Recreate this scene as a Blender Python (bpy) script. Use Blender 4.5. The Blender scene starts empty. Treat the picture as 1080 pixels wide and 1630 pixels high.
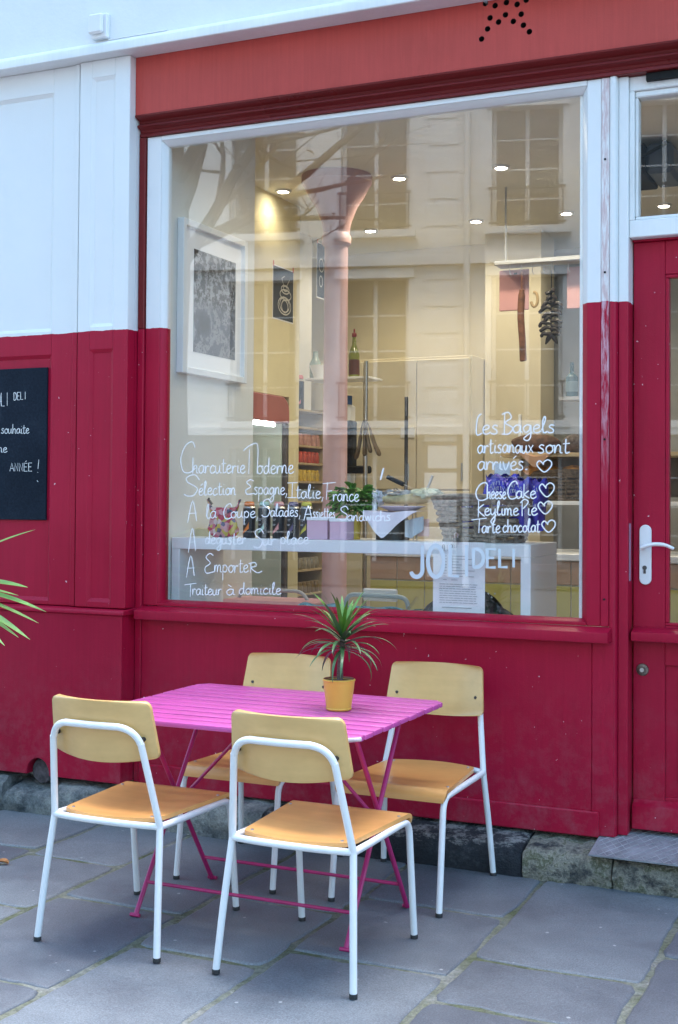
import bpy, bmesh, math, random
from mathutils import Vector, Matrix
R = math.radians
random.seed(7)
sc = bpy.context.scene
COL = sc.collection

# ------------------------------------------------------------------ camera
CAM = Vector((0, 0, 1.42))
FPX, PPX, PPY = 2031.74, 540.0, 752.84
yaw, pit, rol = R(-24.334), R(1.235), R(.374)
_f = Vector((math.sin(yaw)*math.cos(pit), math.cos(yaw)*math.cos(pit), math.sin(pit)))
_r0 = Vector((math.cos(yaw), -math.sin(yaw), 0)); _u0 = _r0.cross(_f)
_r = _r0*math.cos(rol) + _u0*math.sin(rol); _u = -_r0*math.sin(rol) + _u0*math.cos(rol)
cd = bpy.data.cameras.new('camera'); cam = bpy.data.objects.new('camera', cd); COL.objects.link(cam)
cam.matrix_world = Matrix(((_r.x, _u.x, -_f.x, CAM.x), (_r.y, _u.y, -_f.y, CAM.y), (_r.z, _u.z, -_f.z, CAM.z), (0, 0, 0, 1)))
cd.sensor_fit = 'VERTICAL'; cd.sensor_height = 36; cd.sensor_width = 36
cd.lens = FPX/1630*36; cd.shift_y = (PPY-815)/1630; cd.clip_end = 500; cd.clip_start = .05
sc.camera = cam

# ------------------------------------------------------------------ sky, sun, exposure
SUN_EL, SUN_AZ = R(71), R(8)          # veiled sun high behind the shop: the terrace lies in open shade
w = bpy.data.worlds.new('World'); sc.world = w; w.use_nodes = True
nt = w.node_tree; bg = nt.nodes['Background']
sky = nt.nodes.new('ShaderNodeTexSky'); sky.sky_type = 'NISHITA'; sky.sun_disc = False
sky.sun_elevation = SUN_EL; sky.sun_rotation = SUN_AZ
sky.air_density = 1.0; sky.dust_density = 2.2; sky.ozone_density = 1.0
hs = nt.nodes.new('ShaderNodeHueSaturation'); hs.inputs['Saturation'].default_value = 1.2; hs.inputs['Hue'].default_value = .482
nt.links.new(sky.outputs[0], hs.inputs['Color']); nt.links.new(hs.outputs[0], bg.inputs[0]); bg.inputs[1].default_value = .15
sl = bpy.data.lights.new('sun', 'SUN'); sl.energy = 1.5; sl.angle = R(42); sl.color = (.97, .985, 1)
so = bpy.data.objects.new('sun', sl); COL.objects.link(so)
sdir = Vector((math.sin(SUN_AZ)*math.cos(SUN_EL), math.cos(SUN_AZ)*math.cos(SUN_EL), math.sin(SUN_EL)))
so.rotation_euler = sdir.to_track_quat('Z', 'Y').to_euler(); so.location = (0, 8, 14)
sc.view_settings.view_transform = 'Standard'; sc.view_settings.look = 'None'
sc.view_settings.gamma = 1; sc.view_settings.exposure = 2.25
sc.render.engine = 'CYCLES'
cy = sc.cycles; cy.use_denoising = True
try: cy.denoiser = 'OPENIMAGEDENOISE'
except Exception: pass
cy.max_bounces = 8; cy.transparent_max_bounces = 16; cy.glossy_bounces = 4; cy.diffuse_bounces = 4
cy.sample_clamp_indirect = 6; cy.caustics_reflective = False; cy.caustics_refractive = False

# ------------------------------------------------------------------ pixel -> place
def ray(px, py): return _f + _r*((px-PPX)/FPX) - _u*((py-PPY)/FPX)
def onY(px, py, Y): d = ray(px, py); return CAM + d*(Y/d.y)
def onX(px, py, X): d = ray(px, py); return CAM + d*(X/d.x)
def onZ(px, py, Z): d = ray(px, py); return CAM + d*((Z-CAM.z)/d.z)

# ------------------------------------------------------------------ materials
MATS = {}
def newmat(name):
    m = bpy.data.materials.new(name); m.use_nodes = True
    return m, m.node_tree, m.node_tree.nodes['Principled BSDF']
def N(t, k, **kw):
    n = t.nodes.new(k)
    for a, b in kw.items():
        if a in n.inputs: n.inputs[a].default_value = b
        else: setattr(n, a, b)
    return n
def noise(t, vec, scale, detail=4, rough=.6):
    n = N(t, 'ShaderNodeTexNoise'); n.inputs['Scale'].default_value = scale; n.inputs['Detail'].default_value = detail; n.inputs['Roughness'].default_value = rough
    t.links.new(vec, n.inputs['Vector']); return n
def ramp(t, fac, stops):
    n = t.nodes.new('ShaderNodeValToRGB'); e = n.color_ramp.elements
    while len(e) < len(stops): e.new(.5)
    for el, (p, c) in zip(e, stops): el.position = p; el.color = c if len(c) == 4 else (*c, 1)
    t.links.new(fac, n.inputs['Fac']); return n
def mixc(t, fac, a, b, mode='MIX'):
    n = t.nodes.new('ShaderNodeMix'); n.data_type = 'RGBA'; n.blend_type = mode
    for s, v in ((0, fac), (6, a), (7, b)):
        if hasattr(v, 'is_linked'): t.links.new(v, n.inputs[s])
        else: n.inputs[s].default_value = v if s == 0 else (*v[:3], 1)
    return n.outputs[2]
def coords(t, world=False, stretch=(1, 1, 1)):
    if world: src = t.nodes.new('ShaderNodeNewGeometry').outputs['Position']
    else: src = t.nodes.new('ShaderNodeTexCoord').outputs['Object']
    mp = t.nodes.new('ShaderNodeMapping'); mp.inputs['Scale'].default_value = stretch
    t.links.new(src, mp.inputs['Vector']); return mp.outputs[0]
def bump(t, b, fac, strength, dist=.01):
    n = t.nodes.new('ShaderNodeBump'); n.inputs['Strength'].default_value = strength; n.inputs['Distance'].default_value = dist
    t.links.new(fac, n.inputs['Height']); t.links.new(n.outputs[0], b.inputs['Normal']); return n
def pm(name, col, rough=.5, metal=0, var=.12, scale=6, bmp=0, bscale=120, world=False, stretch=(1, 1, 1), alpha=None, spec=.5, rvar=0):
    if name in MATS: return MATS[name]
    m, t, b = newmat(name)
    v = coords(t, world, stretch)
    n = noise(t, v, scale)
    lo = [c*(1-var) for c in col]; hi = [min(1, c*(1+var)) for c in col]
    r = ramp(t, n.outputs['Fac'], ((.3, lo), (.7, hi)))
    t.links.new(r.outputs[0], b.inputs['Base Color'])
    b.inputs['Roughness'].default_value = rough; b.inputs['Metallic'].default_value = metal
    b.inputs['Specular IOR Level'].default_value = spec
    if bmp: bump(t, b, noise(t, v, bscale, 3).outputs['Fac'], bmp)
    MATS[name] = m; return m
def emis(name, col, s):
    m, t, b = newmat(name); b.inputs['Base Color'].default_value = (*col, 1)
    b.inputs['Emission Color'].default_value = (*col, 1); b.inputs['Emission Strength'].default_value = s
    MATS[name] = m; return m

def paint(name, col, rough=.38, chips=.0, chipcol=(.75, .6, .62), streak=1.0, dirt=.25):
    """brushed gloss paint: uneven tone, vertical brush streaks, small chips, dust near the ground"""
    m, t, b = newmat(name); v = coords(t, True)
    vs = coords(t, True, (26, 26, 1.2))
    n1 = noise(t, v, 2.3, 5); n2 = noise(t, vs, 3, 4)
    c = mixc(t, n1.outputs['Fac'], [x*.80 for x in col], [min(1, x*1.18) for x in col])
    st = ramp(t, n2.outputs['Fac'], ((.35, (.93, .93, .93)), (.65, (1.05, 1.05, 1.05))))
    c = mixc(t, .7*streak, c, st.outputs[0], 'MULTIPLY')
    sp = t.nodes.new('ShaderNodeSeparateXYZ'); t.links.new(v, sp.inputs[0])
    # splashes of dust and grime low down on the wall
    mr = t.nodes.new('ShaderNodeMapRange'); mr.inputs[1].default_value = .1; mr.inputs[2].default_value = .75; mr.inputs[3].default_value = 1; mr.inputs[4].default_value = 0
    t.links.new(sp.outputs[2], mr.inputs[0])
    nd = noise(t, v, 14, 6, .75)
    rd = ramp(t, nd.outputs['Fac'], ((.45, (0, 0, 0)), (.72, (1, 1, 1))))
    mu = t.nodes.new('ShaderNodeMath'); mu.operation = 'MULTIPLY'; t.links.new(mr.outputs[0], mu.inputs[0]); t.links.new(rd.outputs[0], mu.inputs[1])
    mu2 = t.nodes.new('ShaderNodeMath'); mu2.operation = 'MULTIPLY'; mu2.inputs[1].default_value = dirt; t.links.new(mu.outputs[0], mu2.inputs[0])
    c = mixc(t, mu2.outputs[0], c, (.26, .21, .22))
    if chips:
        nc = noise(t, v, 55, 2, .5)
        rc = ramp(t, nc.outputs['Fac'], ((.80-chips, (0, 0, 0)), (.815-chips, (1, 1, 1))))
        c = mixc(t, rc.outputs[0], c, chipcol)
    t.links.new(c, b.inputs['Base Color']); b.inputs['Specular IOR Level'].default_value = .2
    rr = ramp(t, n1.outputs['Fac'], ((.3, (rough*.8,)*3), (.7, (min(1, rough*1.3),)*3))); t.links.new(rr.outputs[0], b.inputs['Roughness'])
    ad = t.nodes.new('ShaderNodeMath'); ad.operation = 'ADD'; t.links.new(n2.outputs['Fac'], ad.inputs[0]); t.links.new(noise(t, v, 160, 2).outputs['Fac'], ad.inputs[1])
    bump(t, b, ad.outputs[0], .14, .004)
    MATS[name] = m; return m, t, b, c, v, sp
RED = (.385, .0075, .036)
WHITE = (.80, .80, .79)
m_red = paint('red_paint', RED, .36, .04)[0]
m_white = paint('white_paint', WHITE, .45, 0, streak=.5, dirt=0)[0]
m_fascia = paint('terracotta_paint', (.51, .075, .062), .42, 0, dirt=0)[0]
m_mould = paint('dark_red_paint_with_shade', (.16, .016, .016), .3, 0, dirt=0)[0]  # dark upper post colour; on the fascia moulding it paints in underside shade
def two_tone(name, zsplit, wob=.006):
    m, t, b, c, v, sp = paint(name, RED, .36, .04)
    n = noise(t, v, 16, 3); n2 = noise(t, coords(t, True, (26, 26, 1.2)), 3, 4)
    wm = mixc(t, noise(t, v, 2.1, 4).outputs['Fac'], (.76, .76, .755), (.83, .83, .825))
    a = t.nodes.new('ShaderNodeMath'); a.operation = 'MULTIPLY_ADD'; a.inputs[1].default_value = wob*2; t.links.new(n.outputs['Fac'], a.inputs[0]); t.links.new(sp.outputs[2], a.inputs[2])
    g = t.nodes.new('ShaderNodeMath'); g.operation = 'GREATER_THAN'; g.inputs[1].default_value = zsplit+wob; t.links.new(a.outputs[0], g.inputs[0])
    t.links.new(mixc(t, g.outputs[0], c, wm), b.inputs['Base Color']); return m
m_two_w = two_tone('white_over_red_window_paint', 2.188)
m_two_d = two_tone('white_over_red_door_frame_paint', 2.186)
m_two_l = two_tone('white_over_red_panel_paint', 2.176)
def worn_strip():
    m, t, b, c, v, sp = paint('scraped_post_paint', RED, .5, .02)
    n = noise(t, coords(t, True, (40, 40, 5)), 2.4, 6, .7)
    rc = ramp(t, n.outputs['Fac'], ((.42, (0, 0, 0)), (.6, (1, 1, 1))))
    g = t.nodes.new('ShaderNodeMath'); g.operation = 'GREATER_THAN'; g.inputs[1].default_value = 2.19; t.links.new(sp.outputs[2], g.inputs[0])
    up = mixc(t, rc.outputs[0], (.62, .46, .45), (.78, .76, .75))
    g2 = t.nodes.new('ShaderNodeMapRange'); g2.inputs[1].default_value = 1.45; g2.inputs[2].default_value = 1.95; t.links.new(sp.outputs[2], g2.inputs[0])
    mu = t.nodes.new('ShaderNodeMath'); mu.operation = 'MULTIPLY'; t.links.new(g2.outputs[0], mu.inputs[0]); t.links.new(rc.outputs[0], mu.inputs[1])
    lo = mixc(t, mu.outputs[0], RED, (.62, .38, .44))
    t.links.new(mixc(t, g.outputs[0], lo, up), b.inputs['Base Color']); MATS['worn'] = m; return m
m_worn = worn_strip()

def glass(name, tint=(.97, .985, .975), boost=1.0):
    m, t, b = newmat(name); t.nodes.remove(b)
    out = t.nodes['Material Output']
    lw = t.nodes.new('ShaderNodeLayerWeight'); lw.inputs['Blend'].default_value = .5
    p = N(t, 'ShaderNodeMath', operation='POWER'); p.inputs[1].default_value = 5; t.links.new(lw.outputs['Facing'], p.inputs[0])
    a = N(t, 'ShaderNodeMath', operation='MULTIPLY_ADD'); a.inputs[1].default_value = .95; a.inputs[2].default_value = .045*boost; t.links.new(p.outputs[0], a.inputs[0])
    tr = t.nodes.new('ShaderNodeBsdfTransparent'); tr.inputs[0].default_value = (*tint, 1)
    gl = t.nodes.new('ShaderNodeBsdfGlossy'); gl.inputs['Roughness'].default_value = .004
    mx = t.nodes.new('ShaderNodeMixShader'); t.links.new(a.outputs[0], mx.inputs[0]); t.links.new(tr.outputs[0], mx.inputs[1]); t.links.new(gl.outputs[0], mx.inputs[2])
    t.links.new(mx.outputs[0], out.inputs['Surface']); MATS[name] = m; return m
m_glass = glass('window_glass', boost=1.4, tint=(.985, .995, .99))

def slabmat():
    m, t, b = newmat('paving_stone')
    v = coords(t, True); oi = t.nodes.new('ShaderNodeObjectInfo')
    n1 = noise(t, v, 3.5, 6, .65); n2 = noise(t, v, 190, 4, .85); n3 = noise(t, v, 38, 4, .7); n4 = noise(t, v, 1.4, 5, .7)
    c = mixc(t, n1.outputs['Fac'], (.108, .124, .142), (.19, .212, .236))
    tone = ramp(t, oi.outputs['Random'], ((0, (.72, .72, .75)), (1, (1.22, 1.21, 1.17))))
    c = mixc(t, 1.0, c, tone.outputs[0], 'MULTIPLY')
    sp_ = ramp(t, n2.outputs['Fac'], ((.30, (.45, .45, .46)), (.5, (1, 1, 1)), (.70, (1.7, 1.7, 1.7))))
    c = mixc(t, .85, c, sp_.outputs[0], 'MULTIPLY')
    st = ramp(t, n3.outputs['Fac'], ((.66, (0, 0, 0)), (.74, (1, 1, 1)))); f = N(t, 'ShaderNodeMath', operation='MULTIPLY'); f.inputs[1].default_value = .22; t.links.new(st.outputs[0], f.inputs[0])
    c = mixc(t, f.outputs[0], c, (.40, .41, .40))
    dk = ramp(t, n4.outputs['Fac'], ((.34, (.62, .62, .66)), (.52, (1, 1, 1))))
    c = mixc(t, .7, c, dk.outputs[0], 'MULTIPLY')
    # white specks of gum and mortar
    nv = t.nodes.new('ShaderNodeTexVoronoi'); nv.inputs['Scale'].default_value = 9; t.links.new(v, nv.inputs['Vector'])
    rv = ramp(t, nv.outputs['Distance'], ((.035, (1, 1, 1)), (.06, (0, 0, 0)))); f2 = N(t, 'ShaderNodeMath', operation='MULTIPLY'); f2.inputs[1].default_value = .5; t.links.new(rv.outputs[0], f2.inputs[0])
    c = mixc(t, f2.outputs[0], c, (.62, .63, .63))
    t.links.new(c, b.inputs['Base Color'])
    rr = ramp(t, n1.outputs['Fac'], ((.3, (.38,)*3), (.7, (.62,)*3))); t.links.new(rr.outputs[0], b.inputs['Roughness'])
    ad = N(t, 'ShaderNodeMath', operation='ADD'); t.links.new(n2.outputs['Fac'], ad.inputs[0]); t.links.new(n3.outputs['Fac'], ad.inputs[1])
    bump(t, b, ad.outputs[0], .45, .004); MATS['slab'] = m; return m
def jointmat():
    m, t, b = newmat('mossy_mortar'); v = coords(t, True)
    n1 = noise(t, v, 4.5, 5, .7); n2 = noise(t, v, 70, 4, .7)
    r = ramp(t, n1.outputs['Fac'], ((.36, (.30, .30, .275)), (.52, (.20, .21, .15)), (.66, (.105, .125, .055))))
    k = ramp(t, n2.outputs['Fac'], ((.3, (.5, .5, .5)), (.7, (1.35, 1.35, 1.35))))
    t.links.new(mixc(t, .9, r.outputs[0], k.outputs[0], 'MULTIPLY'), b.inputs['Base Color'])
    b.inputs['Roughness'].default_value = .95; bump(t, b, n2.outputs['Fac'], 1, .02); MATS['joint'] = m; return m
def stonemat(name, stops, scale=7, b_=.9):
    m, t, b = newmat(name); v = coords(t, True)
    n1 = noise(t, v, scale, 8, .72); n2 = noise(t, v, 90, 4, .7)
    r = ramp(t, n1.outputs['Fac'], stops)
    k = ramp(t, n2.outputs['Fac'], ((.3, (.6,)*3), (.7, (1.3,)*3)))
    t.links.new(mixc(t, .8, r.outputs[0], k.outputs[0], 'MULTIPLY'), b.inputs['Base Color'])
    b.inputs['Roughness'].default_value = .8
    ad = N(t, 'ShaderNodeMath', operation='ADD'); t.links.new(n1.outputs['Fac'], ad.inputs[0]); t.links.new(n2.outputs['Fac'], ad.inputs[1])
    bump(t, b, ad.outputs[0], b_, .03); MATS[name] = m; return m
m_slab = slabmat(); m_joint = jointmat()
m_kerb_dark = stonemat('tarred_stone', ((.33, (.012, .015, .022)), (.58, (.035, .04, .05)), (.70, (.14, .15, .16)), (.78, (.42, .43, .42))), 5)
def splash(m):
    t = m.node_tree; b = t.nodes['Principled BSDF']; src = b.inputs['Base Color'].links[0].from_socket
    v = coords(t, True); sp = t.nodes.new('ShaderNodeSeparateXYZ'); t.links.new(v, sp.inputs[0]); n = noise(t, coords(t, True, (1, 1, 2.2)), 13, 7, .75)
    a = N(t, 'ShaderNodeMath', operation='MULTIPLY_ADD'); a.inputs[1].default_value = 2.4; t.links.new(sp.outputs[2], a.inputs[0]); t.links.new(n.outputs['Fac'], a.inputs[2])
    r = ramp(t, a.outputs[0], ((.80, (0, 0, 0)), (.90, (.8, .8, .8))))
    t.links.new(mixc(t, r.outputs[0], src, (.42, .42, .40)), b.inputs['Base Color'])
splash(m_kerb_dark)
m_kerb_light = stonemat('weathered_stone', ((.35, (.05, .055, .06)), (.42, (.19, .18, .15)), (.50, (.42, .39, .31)), (.56, (.16, .165, .09)), (.62, (.46, .43, .34)), (.70, (.68, .66, .60))), 10)
m_kerb_grey = stonemat('grey_rubble_stone', ((.34, (.085, .10, .105)), (.45, (.23, .25, .25)), (.56, (.38, .39, .36)), (.70, (.6, .6, .57))), 8)

def wood(name, ca, cb, rough=.32):
    m, t, b = newmat(name)
    v = coords(t, False, (1.2, 13, 13)); v2 = coords(t, False, (1, 1, 1))
    n1 = noise(t, v, 3.2, 6, .6); n2 = noise(t, v2, 5, 4)
    oi = t.nodes.new('ShaderNodeObjectInfo')
    c = mixc(t, n1.outputs['Fac'], ca, cb)
    k = ramp(t, n2.outputs['Fac'], ((.3, (.86, .84, .80)), (.7, (1.1, 1.1, 1.1)))); c = mixc(t, .8, c, k.outputs[0], 'MULTIPLY')
    k2 = ramp(t, oi.outputs['Random'], ((0, (.93, .92, .90)), (1, (1.06, 1.06, 1.06)))); c = mixc(t, 1, c, k2.outputs[0], 'MULTIPLY')
    t.links.new(c, b.inputs['Base Color']); b.inputs['Roughness'].default_value = rough
    b.inputs['Coat Weight'].default_value = .35; b.inputs['Coat Roughness'].default_value = .25
    bump(t, b, n1.outputs['Fac'], .08, .003); MATS[name] = m; return m
m_seat = wood('orange_varnished_plywood', (.66, .315, .092), (.80, .43, .145))
m_back = wood('pale_varnished_plywood', (.60, .365, .135), (.73, .465, .185))
m_ply = pm('plywood_edge', (.20, .12, .055), .6, var=.4, scale=40, stretch=(1, 1, 30))
m_tubew = pm('white_enamel_tube', (.78, .79, .80), .28, var=.04, scale=9)
m_rubber = pm('black_rubber', (.02, .02, .022), .6)
m_steel = pm('steel', (.55, .55, .55), .3, 1, var=.1)
m_darkst = pm('dark_steel', (.10, .10, .10), .35, .8)
m_pink = pm('magenta_enamel', (.60, .10, .36), .33, var=.10, scale=5, bmp=.05, bscale=60)
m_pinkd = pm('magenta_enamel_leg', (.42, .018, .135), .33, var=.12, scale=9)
m_pinkw = pm('worn_magenta_edge', (.62, .50, .52), .5, var=.3, scale=30)
m_pot = pm('yellow_tin', (.72, .45, .065), .38, var=.06, bmp=.03)
m_soil = pm('soil', (.06, .022, .014), .9, var=.5, scale=60, bmp=.8, bscale=90)
m_stem = pm('dracaena_stem', (.13, .085, .07), .8, var=.5, scale=60, bmp=.6, bscale=120)
m_leaf = pm('dracaena_leaf', (.055, .13, .045), .35, var=.35, scale=12)
m_leafy = pm('dracaena_young_leaf', (.10, .22, .03), .35, var=.3, scale=12)
m_palm = pm('palm_leaf', (.23, .40, .10), .38, var=.3, scale=9)
m_chalkb = stonemat('slate_blackboard', ((.35, (.0085, .013, .022)), (.6, (.014, .021, .034)), (.75, (.03, .04, .055))), 3, .05)
MATS['slate_blackboard'].node_tree.nodes['Principled BSDF'].inputs['Roughness'].default_value = .7; MATS['slate_blackboard'].node_tree.nodes['Principled BSDF'].inputs['Specular IOR Level'].default_value = .1
m_chalk = pm('chalk', (.72, .72, .72), .9, var=.3, scale=90)
m_mark = pm('white_paint_marker', (.86, .87, .87), .5, var=.06, scale=40)
m_decal = pm('pale_vinyl', (.60, .68, .71), .5, var=.03)
m_black = pm('black_void', (.006, .006, .006), .9)
m_plastic = pm('white_plastic', (.80, .80, .80), .35, var=.03)
m_iwall = pm('interior_white_wall', (.74, .73, .69), .8, var=.03, scale=2)
m_icream = pm('interior_cream_wall', (.76, .70, .54), .7, var=.04, scale=2)
m_iyellow = pm('interior_yellow_wall', (.76, .68, .43), .7, var=.05, scale=2)
m_iceil = pm('interior_ceiling', (.80, .77, .68), .8, var=.02)
m_ifloor = pm('interior_floor', (.30, .26, .22), .5, var=.2)
m_colm = pm('pink_column_paint', (.56, .36, .36), .5, var=.06)
m_laminate = pm('white_laminate', (.86, .87, .88), .3, var=.02)
m_grey = pm('light_grey', (.42, .43, .44), .5, var=.05)
m_tileb = pm('beige_tile', (.52, .34, .23), .35, var=.08)
m_tiley = pm('yellow_tile', (.56, .50, .15), .35, var=.06)
m_grout = pm('grout', (.60, .56, .44), .8)
m_wicker = pm('wicker', (.25, .19, .14), .7, var=.55, scale=50, bmp=.4)
m_wickerd = pm('dark_wicker', (.14, .10, .065), .7, var=.5, scale=50, bmp=.4)
m_paper = pm('white_paper', (.88, .87, .88), .8, var=.02)
m_print = pm('grey_print', (.33, .33, .35), .8)
m_printp = pm('pink_print', (.75, .42, .50), .8, var=.3, scale=200)

# ------------------------------------------------------------------ mesh builder
def worldloc(o):
    v = Vector((0, 0, 0))
    while o is not None: v += o.location; o = o.parent
    return v
class MB:
    def __init__(s): s.v = []; s.f = []
    def add(s, vs, fs):
        k = len(s.v); s.v += [Vector(p) for p in vs]; s.f += [tuple(i+k for i in q) for q in fs]; return s
    def box(s, x0, x1, y0, y1, z0, z1):
        return s.add([(x0, y0, z0), (x1, y0, z0), (x1, y1, z0), (x0, y1, z0), (x0, y0, z1), (x1, y0, z1), (x1, y1, z1), (x0, y1, z1)],
                     [(0, 3, 2, 1), (4, 5, 6, 7), (0, 1, 5, 4), (1, 2, 6, 5), (2, 3, 7, 6), (3, 0, 4, 7)])
    def hexa(s, lo, hi):       # eight corners: lower ring then upper ring
        return s.add(list(lo)+list(hi), [(0, 3, 2, 1), (4, 5, 6, 7), (0, 1, 5, 4), (1, 2, 6, 5), (2, 3, 7, 6), (3, 0, 4, 7)])
    def prism(s, poly, axis, a, b):   # polygon in the two other axes, extruded along axis
        def P(p, t):
            if axis == 'x': return (t, p[0], p[1])
            if axis == 'y': return (p[0], t, p[1])
            return (p[0], p[1], t)
        n = len(poly)
        return s.add([P(p, a) for p in poly]+[P(p, b) for p in poly],
                     [tuple(range(n))[::-1], tuple(range(n, 2*n))] + [(i, (i+1) % n, n+(i+1) % n, n+i) for i in range(n)])
    def tube(s, path, r, seg=10, closed=False, caps=True, flat=1.0, up=None):
        path = [Vector(p) for p in path]; n = len(path)
        rs = list(r) if isinstance(r, (list, tuple)) else [r]*n
        if len(rs) != n:
            m_ = len(rs)-1; rs = [rs[min(m_, int(i*m_/(n-1)))]+(rs[min(m_, int(i*m_/(n-1))+1)]-rs[min(m_, int(i*m_/(n-1)))])*(i*m_/(n-1)-int(i*m_/(n-1))) for i in range(n)]
        tan = []
        for i in range(n):
            a = path[(i-1) % n] if (closed or i) else path[0]; b = path[(i+1) % n] if (closed or i < n-1) else path[-1]
            d = b-a; tan.append(d.normalized() if d.length > 1e-9 else Vector((0, 0, 1)))
        ref = Vector(up) if up else (Vector((0, 0, 1)) if abs(tan[0].z) < .9 else Vector((1, 0, 0)))
        nn = (ref - tan[0]*ref.dot(tan[0])).normalized()
        vs = []
        for i in range(n):
            nn = (nn - tan[i]*nn.dot(tan[i])).normalized(); bb = tan[i].cross(nn)
            for k in range(seg):
                a = 2*math.pi*k/seg; vs.append(path[i] + nn*math.cos(a)*rs[i]*flat + bb*math.sin(a)*rs[i])
        fs = []
        for i in range(n if closed else n-1):
            j = (i+1) % n
            for k in range(seg): fs.append((i*seg+k, i*seg+(k+1) % seg, j*seg+(k+1) % seg, j*seg+k))
        if caps and not closed: fs += [tuple(range(seg))[::-1], tuple((n-1)*seg+k for k in range(seg))]
        return s.add(vs, fs)
    def lathe(s, prof, c=(0, 0, 0), seg=24, sx=1, sy=1, caps=True):
        c = Vector(c); vs = []; fs = []; n = len(prof)
        for r, z in prof:
            for k in range(seg):
                a = 2*math.pi*k/seg; vs.append(c+Vector((math.cos(a)*r*sx, math.sin(a)*r*sy, z)))
        for i in range(n-1):
            for k in range(seg): fs.append((i*seg+k, i*seg+(k+1) % seg, (i+1)*seg+(k+1) % seg, (i+1)*seg+k))
        if caps and prof[0][0] > 1e-6: fs.append(tuple(range(seg))[::-1])
        if caps and prof[-1][0] > 1e-6: fs.append(tuple((n-1)*seg+k for k in range(seg)))
        return s.add(vs, fs)
    def grid(s, fn, nu, nv, closed_u=False):
        vs = [fn(i/(nu if closed_u else nu-1), j/(nv-1)) for j in range(nv) for i in range(nu)]
        fs = []
        for j in range(nv-1):
            for i in range(nu if closed_u else nu-1): fs.append((j*nu+i, j*nu+(i+1) % nu, (j+1)*nu+(i+1) % nu, (j+1)*nu+i))
        return s.add(vs, fs)
    def sheet(s, fn, nu, nv, th, dirv=None):   # grid given a thickness along -normal
        g = MB().grid(fn, nu, nv); off = []
        nrm = [Vector((0, 0, 0)) for _ in g.v]
        for q in g.f:
            nv_ = (g.v[q[1]]-g.v[q[0]]).cross(g.v[q[3]]-g.v[q[0]])
            for i in q: nrm[i] += nv_
        lo = [p+Vector(dirv)*th for p in g.v] if dirv else [p - n_.normalized()*th for p, n_ in zip(g.v, nrm)]
        k = len(g.v); fs = list(g.f) + [tuple(i+k for i in q)[::-1] for q in g.f]
        bd = [i for i in range(nu)] + [j*nu+nu-1 for j in range(1, nv)] + [(nv-1)*nu+i for i in range(nu-2, -1, -1)] + [j*nu for j in range(nv-2, 0, -1)]
        for a, b in zip(bd, bd[1:]+bd[:1]): fs.append((b, a, a+k, b+k))
        return s.add(g.v+lo, fs)
    def mesh(s, name, bev=0, seg=1, ang=35):
        me = bpy.data.meshes.new(name); me.from_pydata([tuple(p) for p in s.v], [], s.f)
        bm = bmesh.new(); bm.from_mesh(me); bmesh.ops.recalc_face_normals(bm, faces=bm.faces)
        if bev:
            es = [e for e in bm.edges if len(e.link_faces) == 2 and e.calc_face_angle(0) > .5]
            bmesh.ops.bevel(bm, geom=es, offset=bev, segments=seg, profile=.6, affect='EDGES', clamp_overlap=True)
        for f in bm.faces: f.smooth = True
        bm.to_mesh(me); bm.free(); me.set_sharp_from_angle(angle=R(ang)); me.update(); return me
    def obj(s, name, mat, parent=None, bev=0, local=False, seg=1, ang=35, loc=None):
        if parent is not None and not local:
            L = worldloc(parent); s.v = [p-L for p in s.v]
        elif parent is None and not local:
            xs = [p.x for p in s.v]; ys = [p.y for p in s.v]; zs = [p.z for p in s.v]
            loc = Vector(((min(xs)+max(xs))/2, (min(ys)+max(ys))/2, min(zs))); s.v = [p-loc for p in s.v]
        o = bpy.data.objects.new(name, s.mesh(name, bev, seg, ang)); COL.objects.link(o)
        if isinstance(mat, (list, tuple)):
            for q in mat: o.data.materials.append(q)
        else: o.data.materials.append(mat)
        if parent is not None: o.parent = parent
        if loc is not None: o.location = loc
        return o
def box(name, mat, parent, x0, x1, y0, y1, z0, z1, bev=.002, local=False):
    return MB().box(x0, x1, y0, y1, z0, z1).obj(name, mat, parent, bev, local)
def tag(o, label, cat, group=None):
    o['label'] = label; o['category'] = cat
    if group: o['group'] = group
    return o
def thing(name, label, cat, loc=(0, 0, 0), rz=0, group=None):
    o = bpy.data.objects.new(name, None); o.empty_display_size = .1; COL.objects.link(o); o.location = loc; o.rotation_euler = (0, 0, rz)
    return tag(o, label, cat, group)
def struct(o): o['kind'] = 'structure'; return o
def dup(root, loc, rz=None, label=None, group=None):
    def cp(o, par):
        c = o.copy(); COL.objects.link(c); c.parent = par
        for ch in [q for q in o.children]: cp(ch, c)
        return c
    r = cp(root, None); r.location = loc
    if rz is not None: r.rotation_euler = (0, 0, rz)
    if label: r['label'] = label
    if group: r['group'] = group
    return r
def fillet(pts, rad, n=6):
    pts = [Vector(p) for p in pts]; out = [pts[0]]
    for i in range(1, len(pts)-1):
        a, b, c = pts[i-1], pts[i], pts[i+1]
        d1 = min(rad, (a-b).length*.49); d2 = min(rad, (c-b).length*.49)
        p = b+(a-b).normalized()*d1; q = b+(c-b).normalized()*d2
        for k in range(n+1):
            t = k/n; out.append(p*(1-t)**2 + b*2*t*(1-t) + q*t*t)
    return out + [pts[-1]]
def catmull(pts, n=5, closed=False):
    P = [Vector(p) for p in pts]
    if len(P) < 3: return P
    out = []
    m = len(P)
    for i in range(m if closed else m-1):
        g = lambda k: P[k % m] if closed else P[max(0, min(m-1, k))]
        a, b, c, d = g(i-1), g(i), g(i+1), g(i+2)
        for k in range(n):
            t = k/n; out.append(.5*((2*b)+(c-a)*t+(2*a-5*b+4*c-d)*t*t+(3*b-a-3*c+d)*t**3))
    if not closed: out.append(P[-1])
    return out

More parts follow.
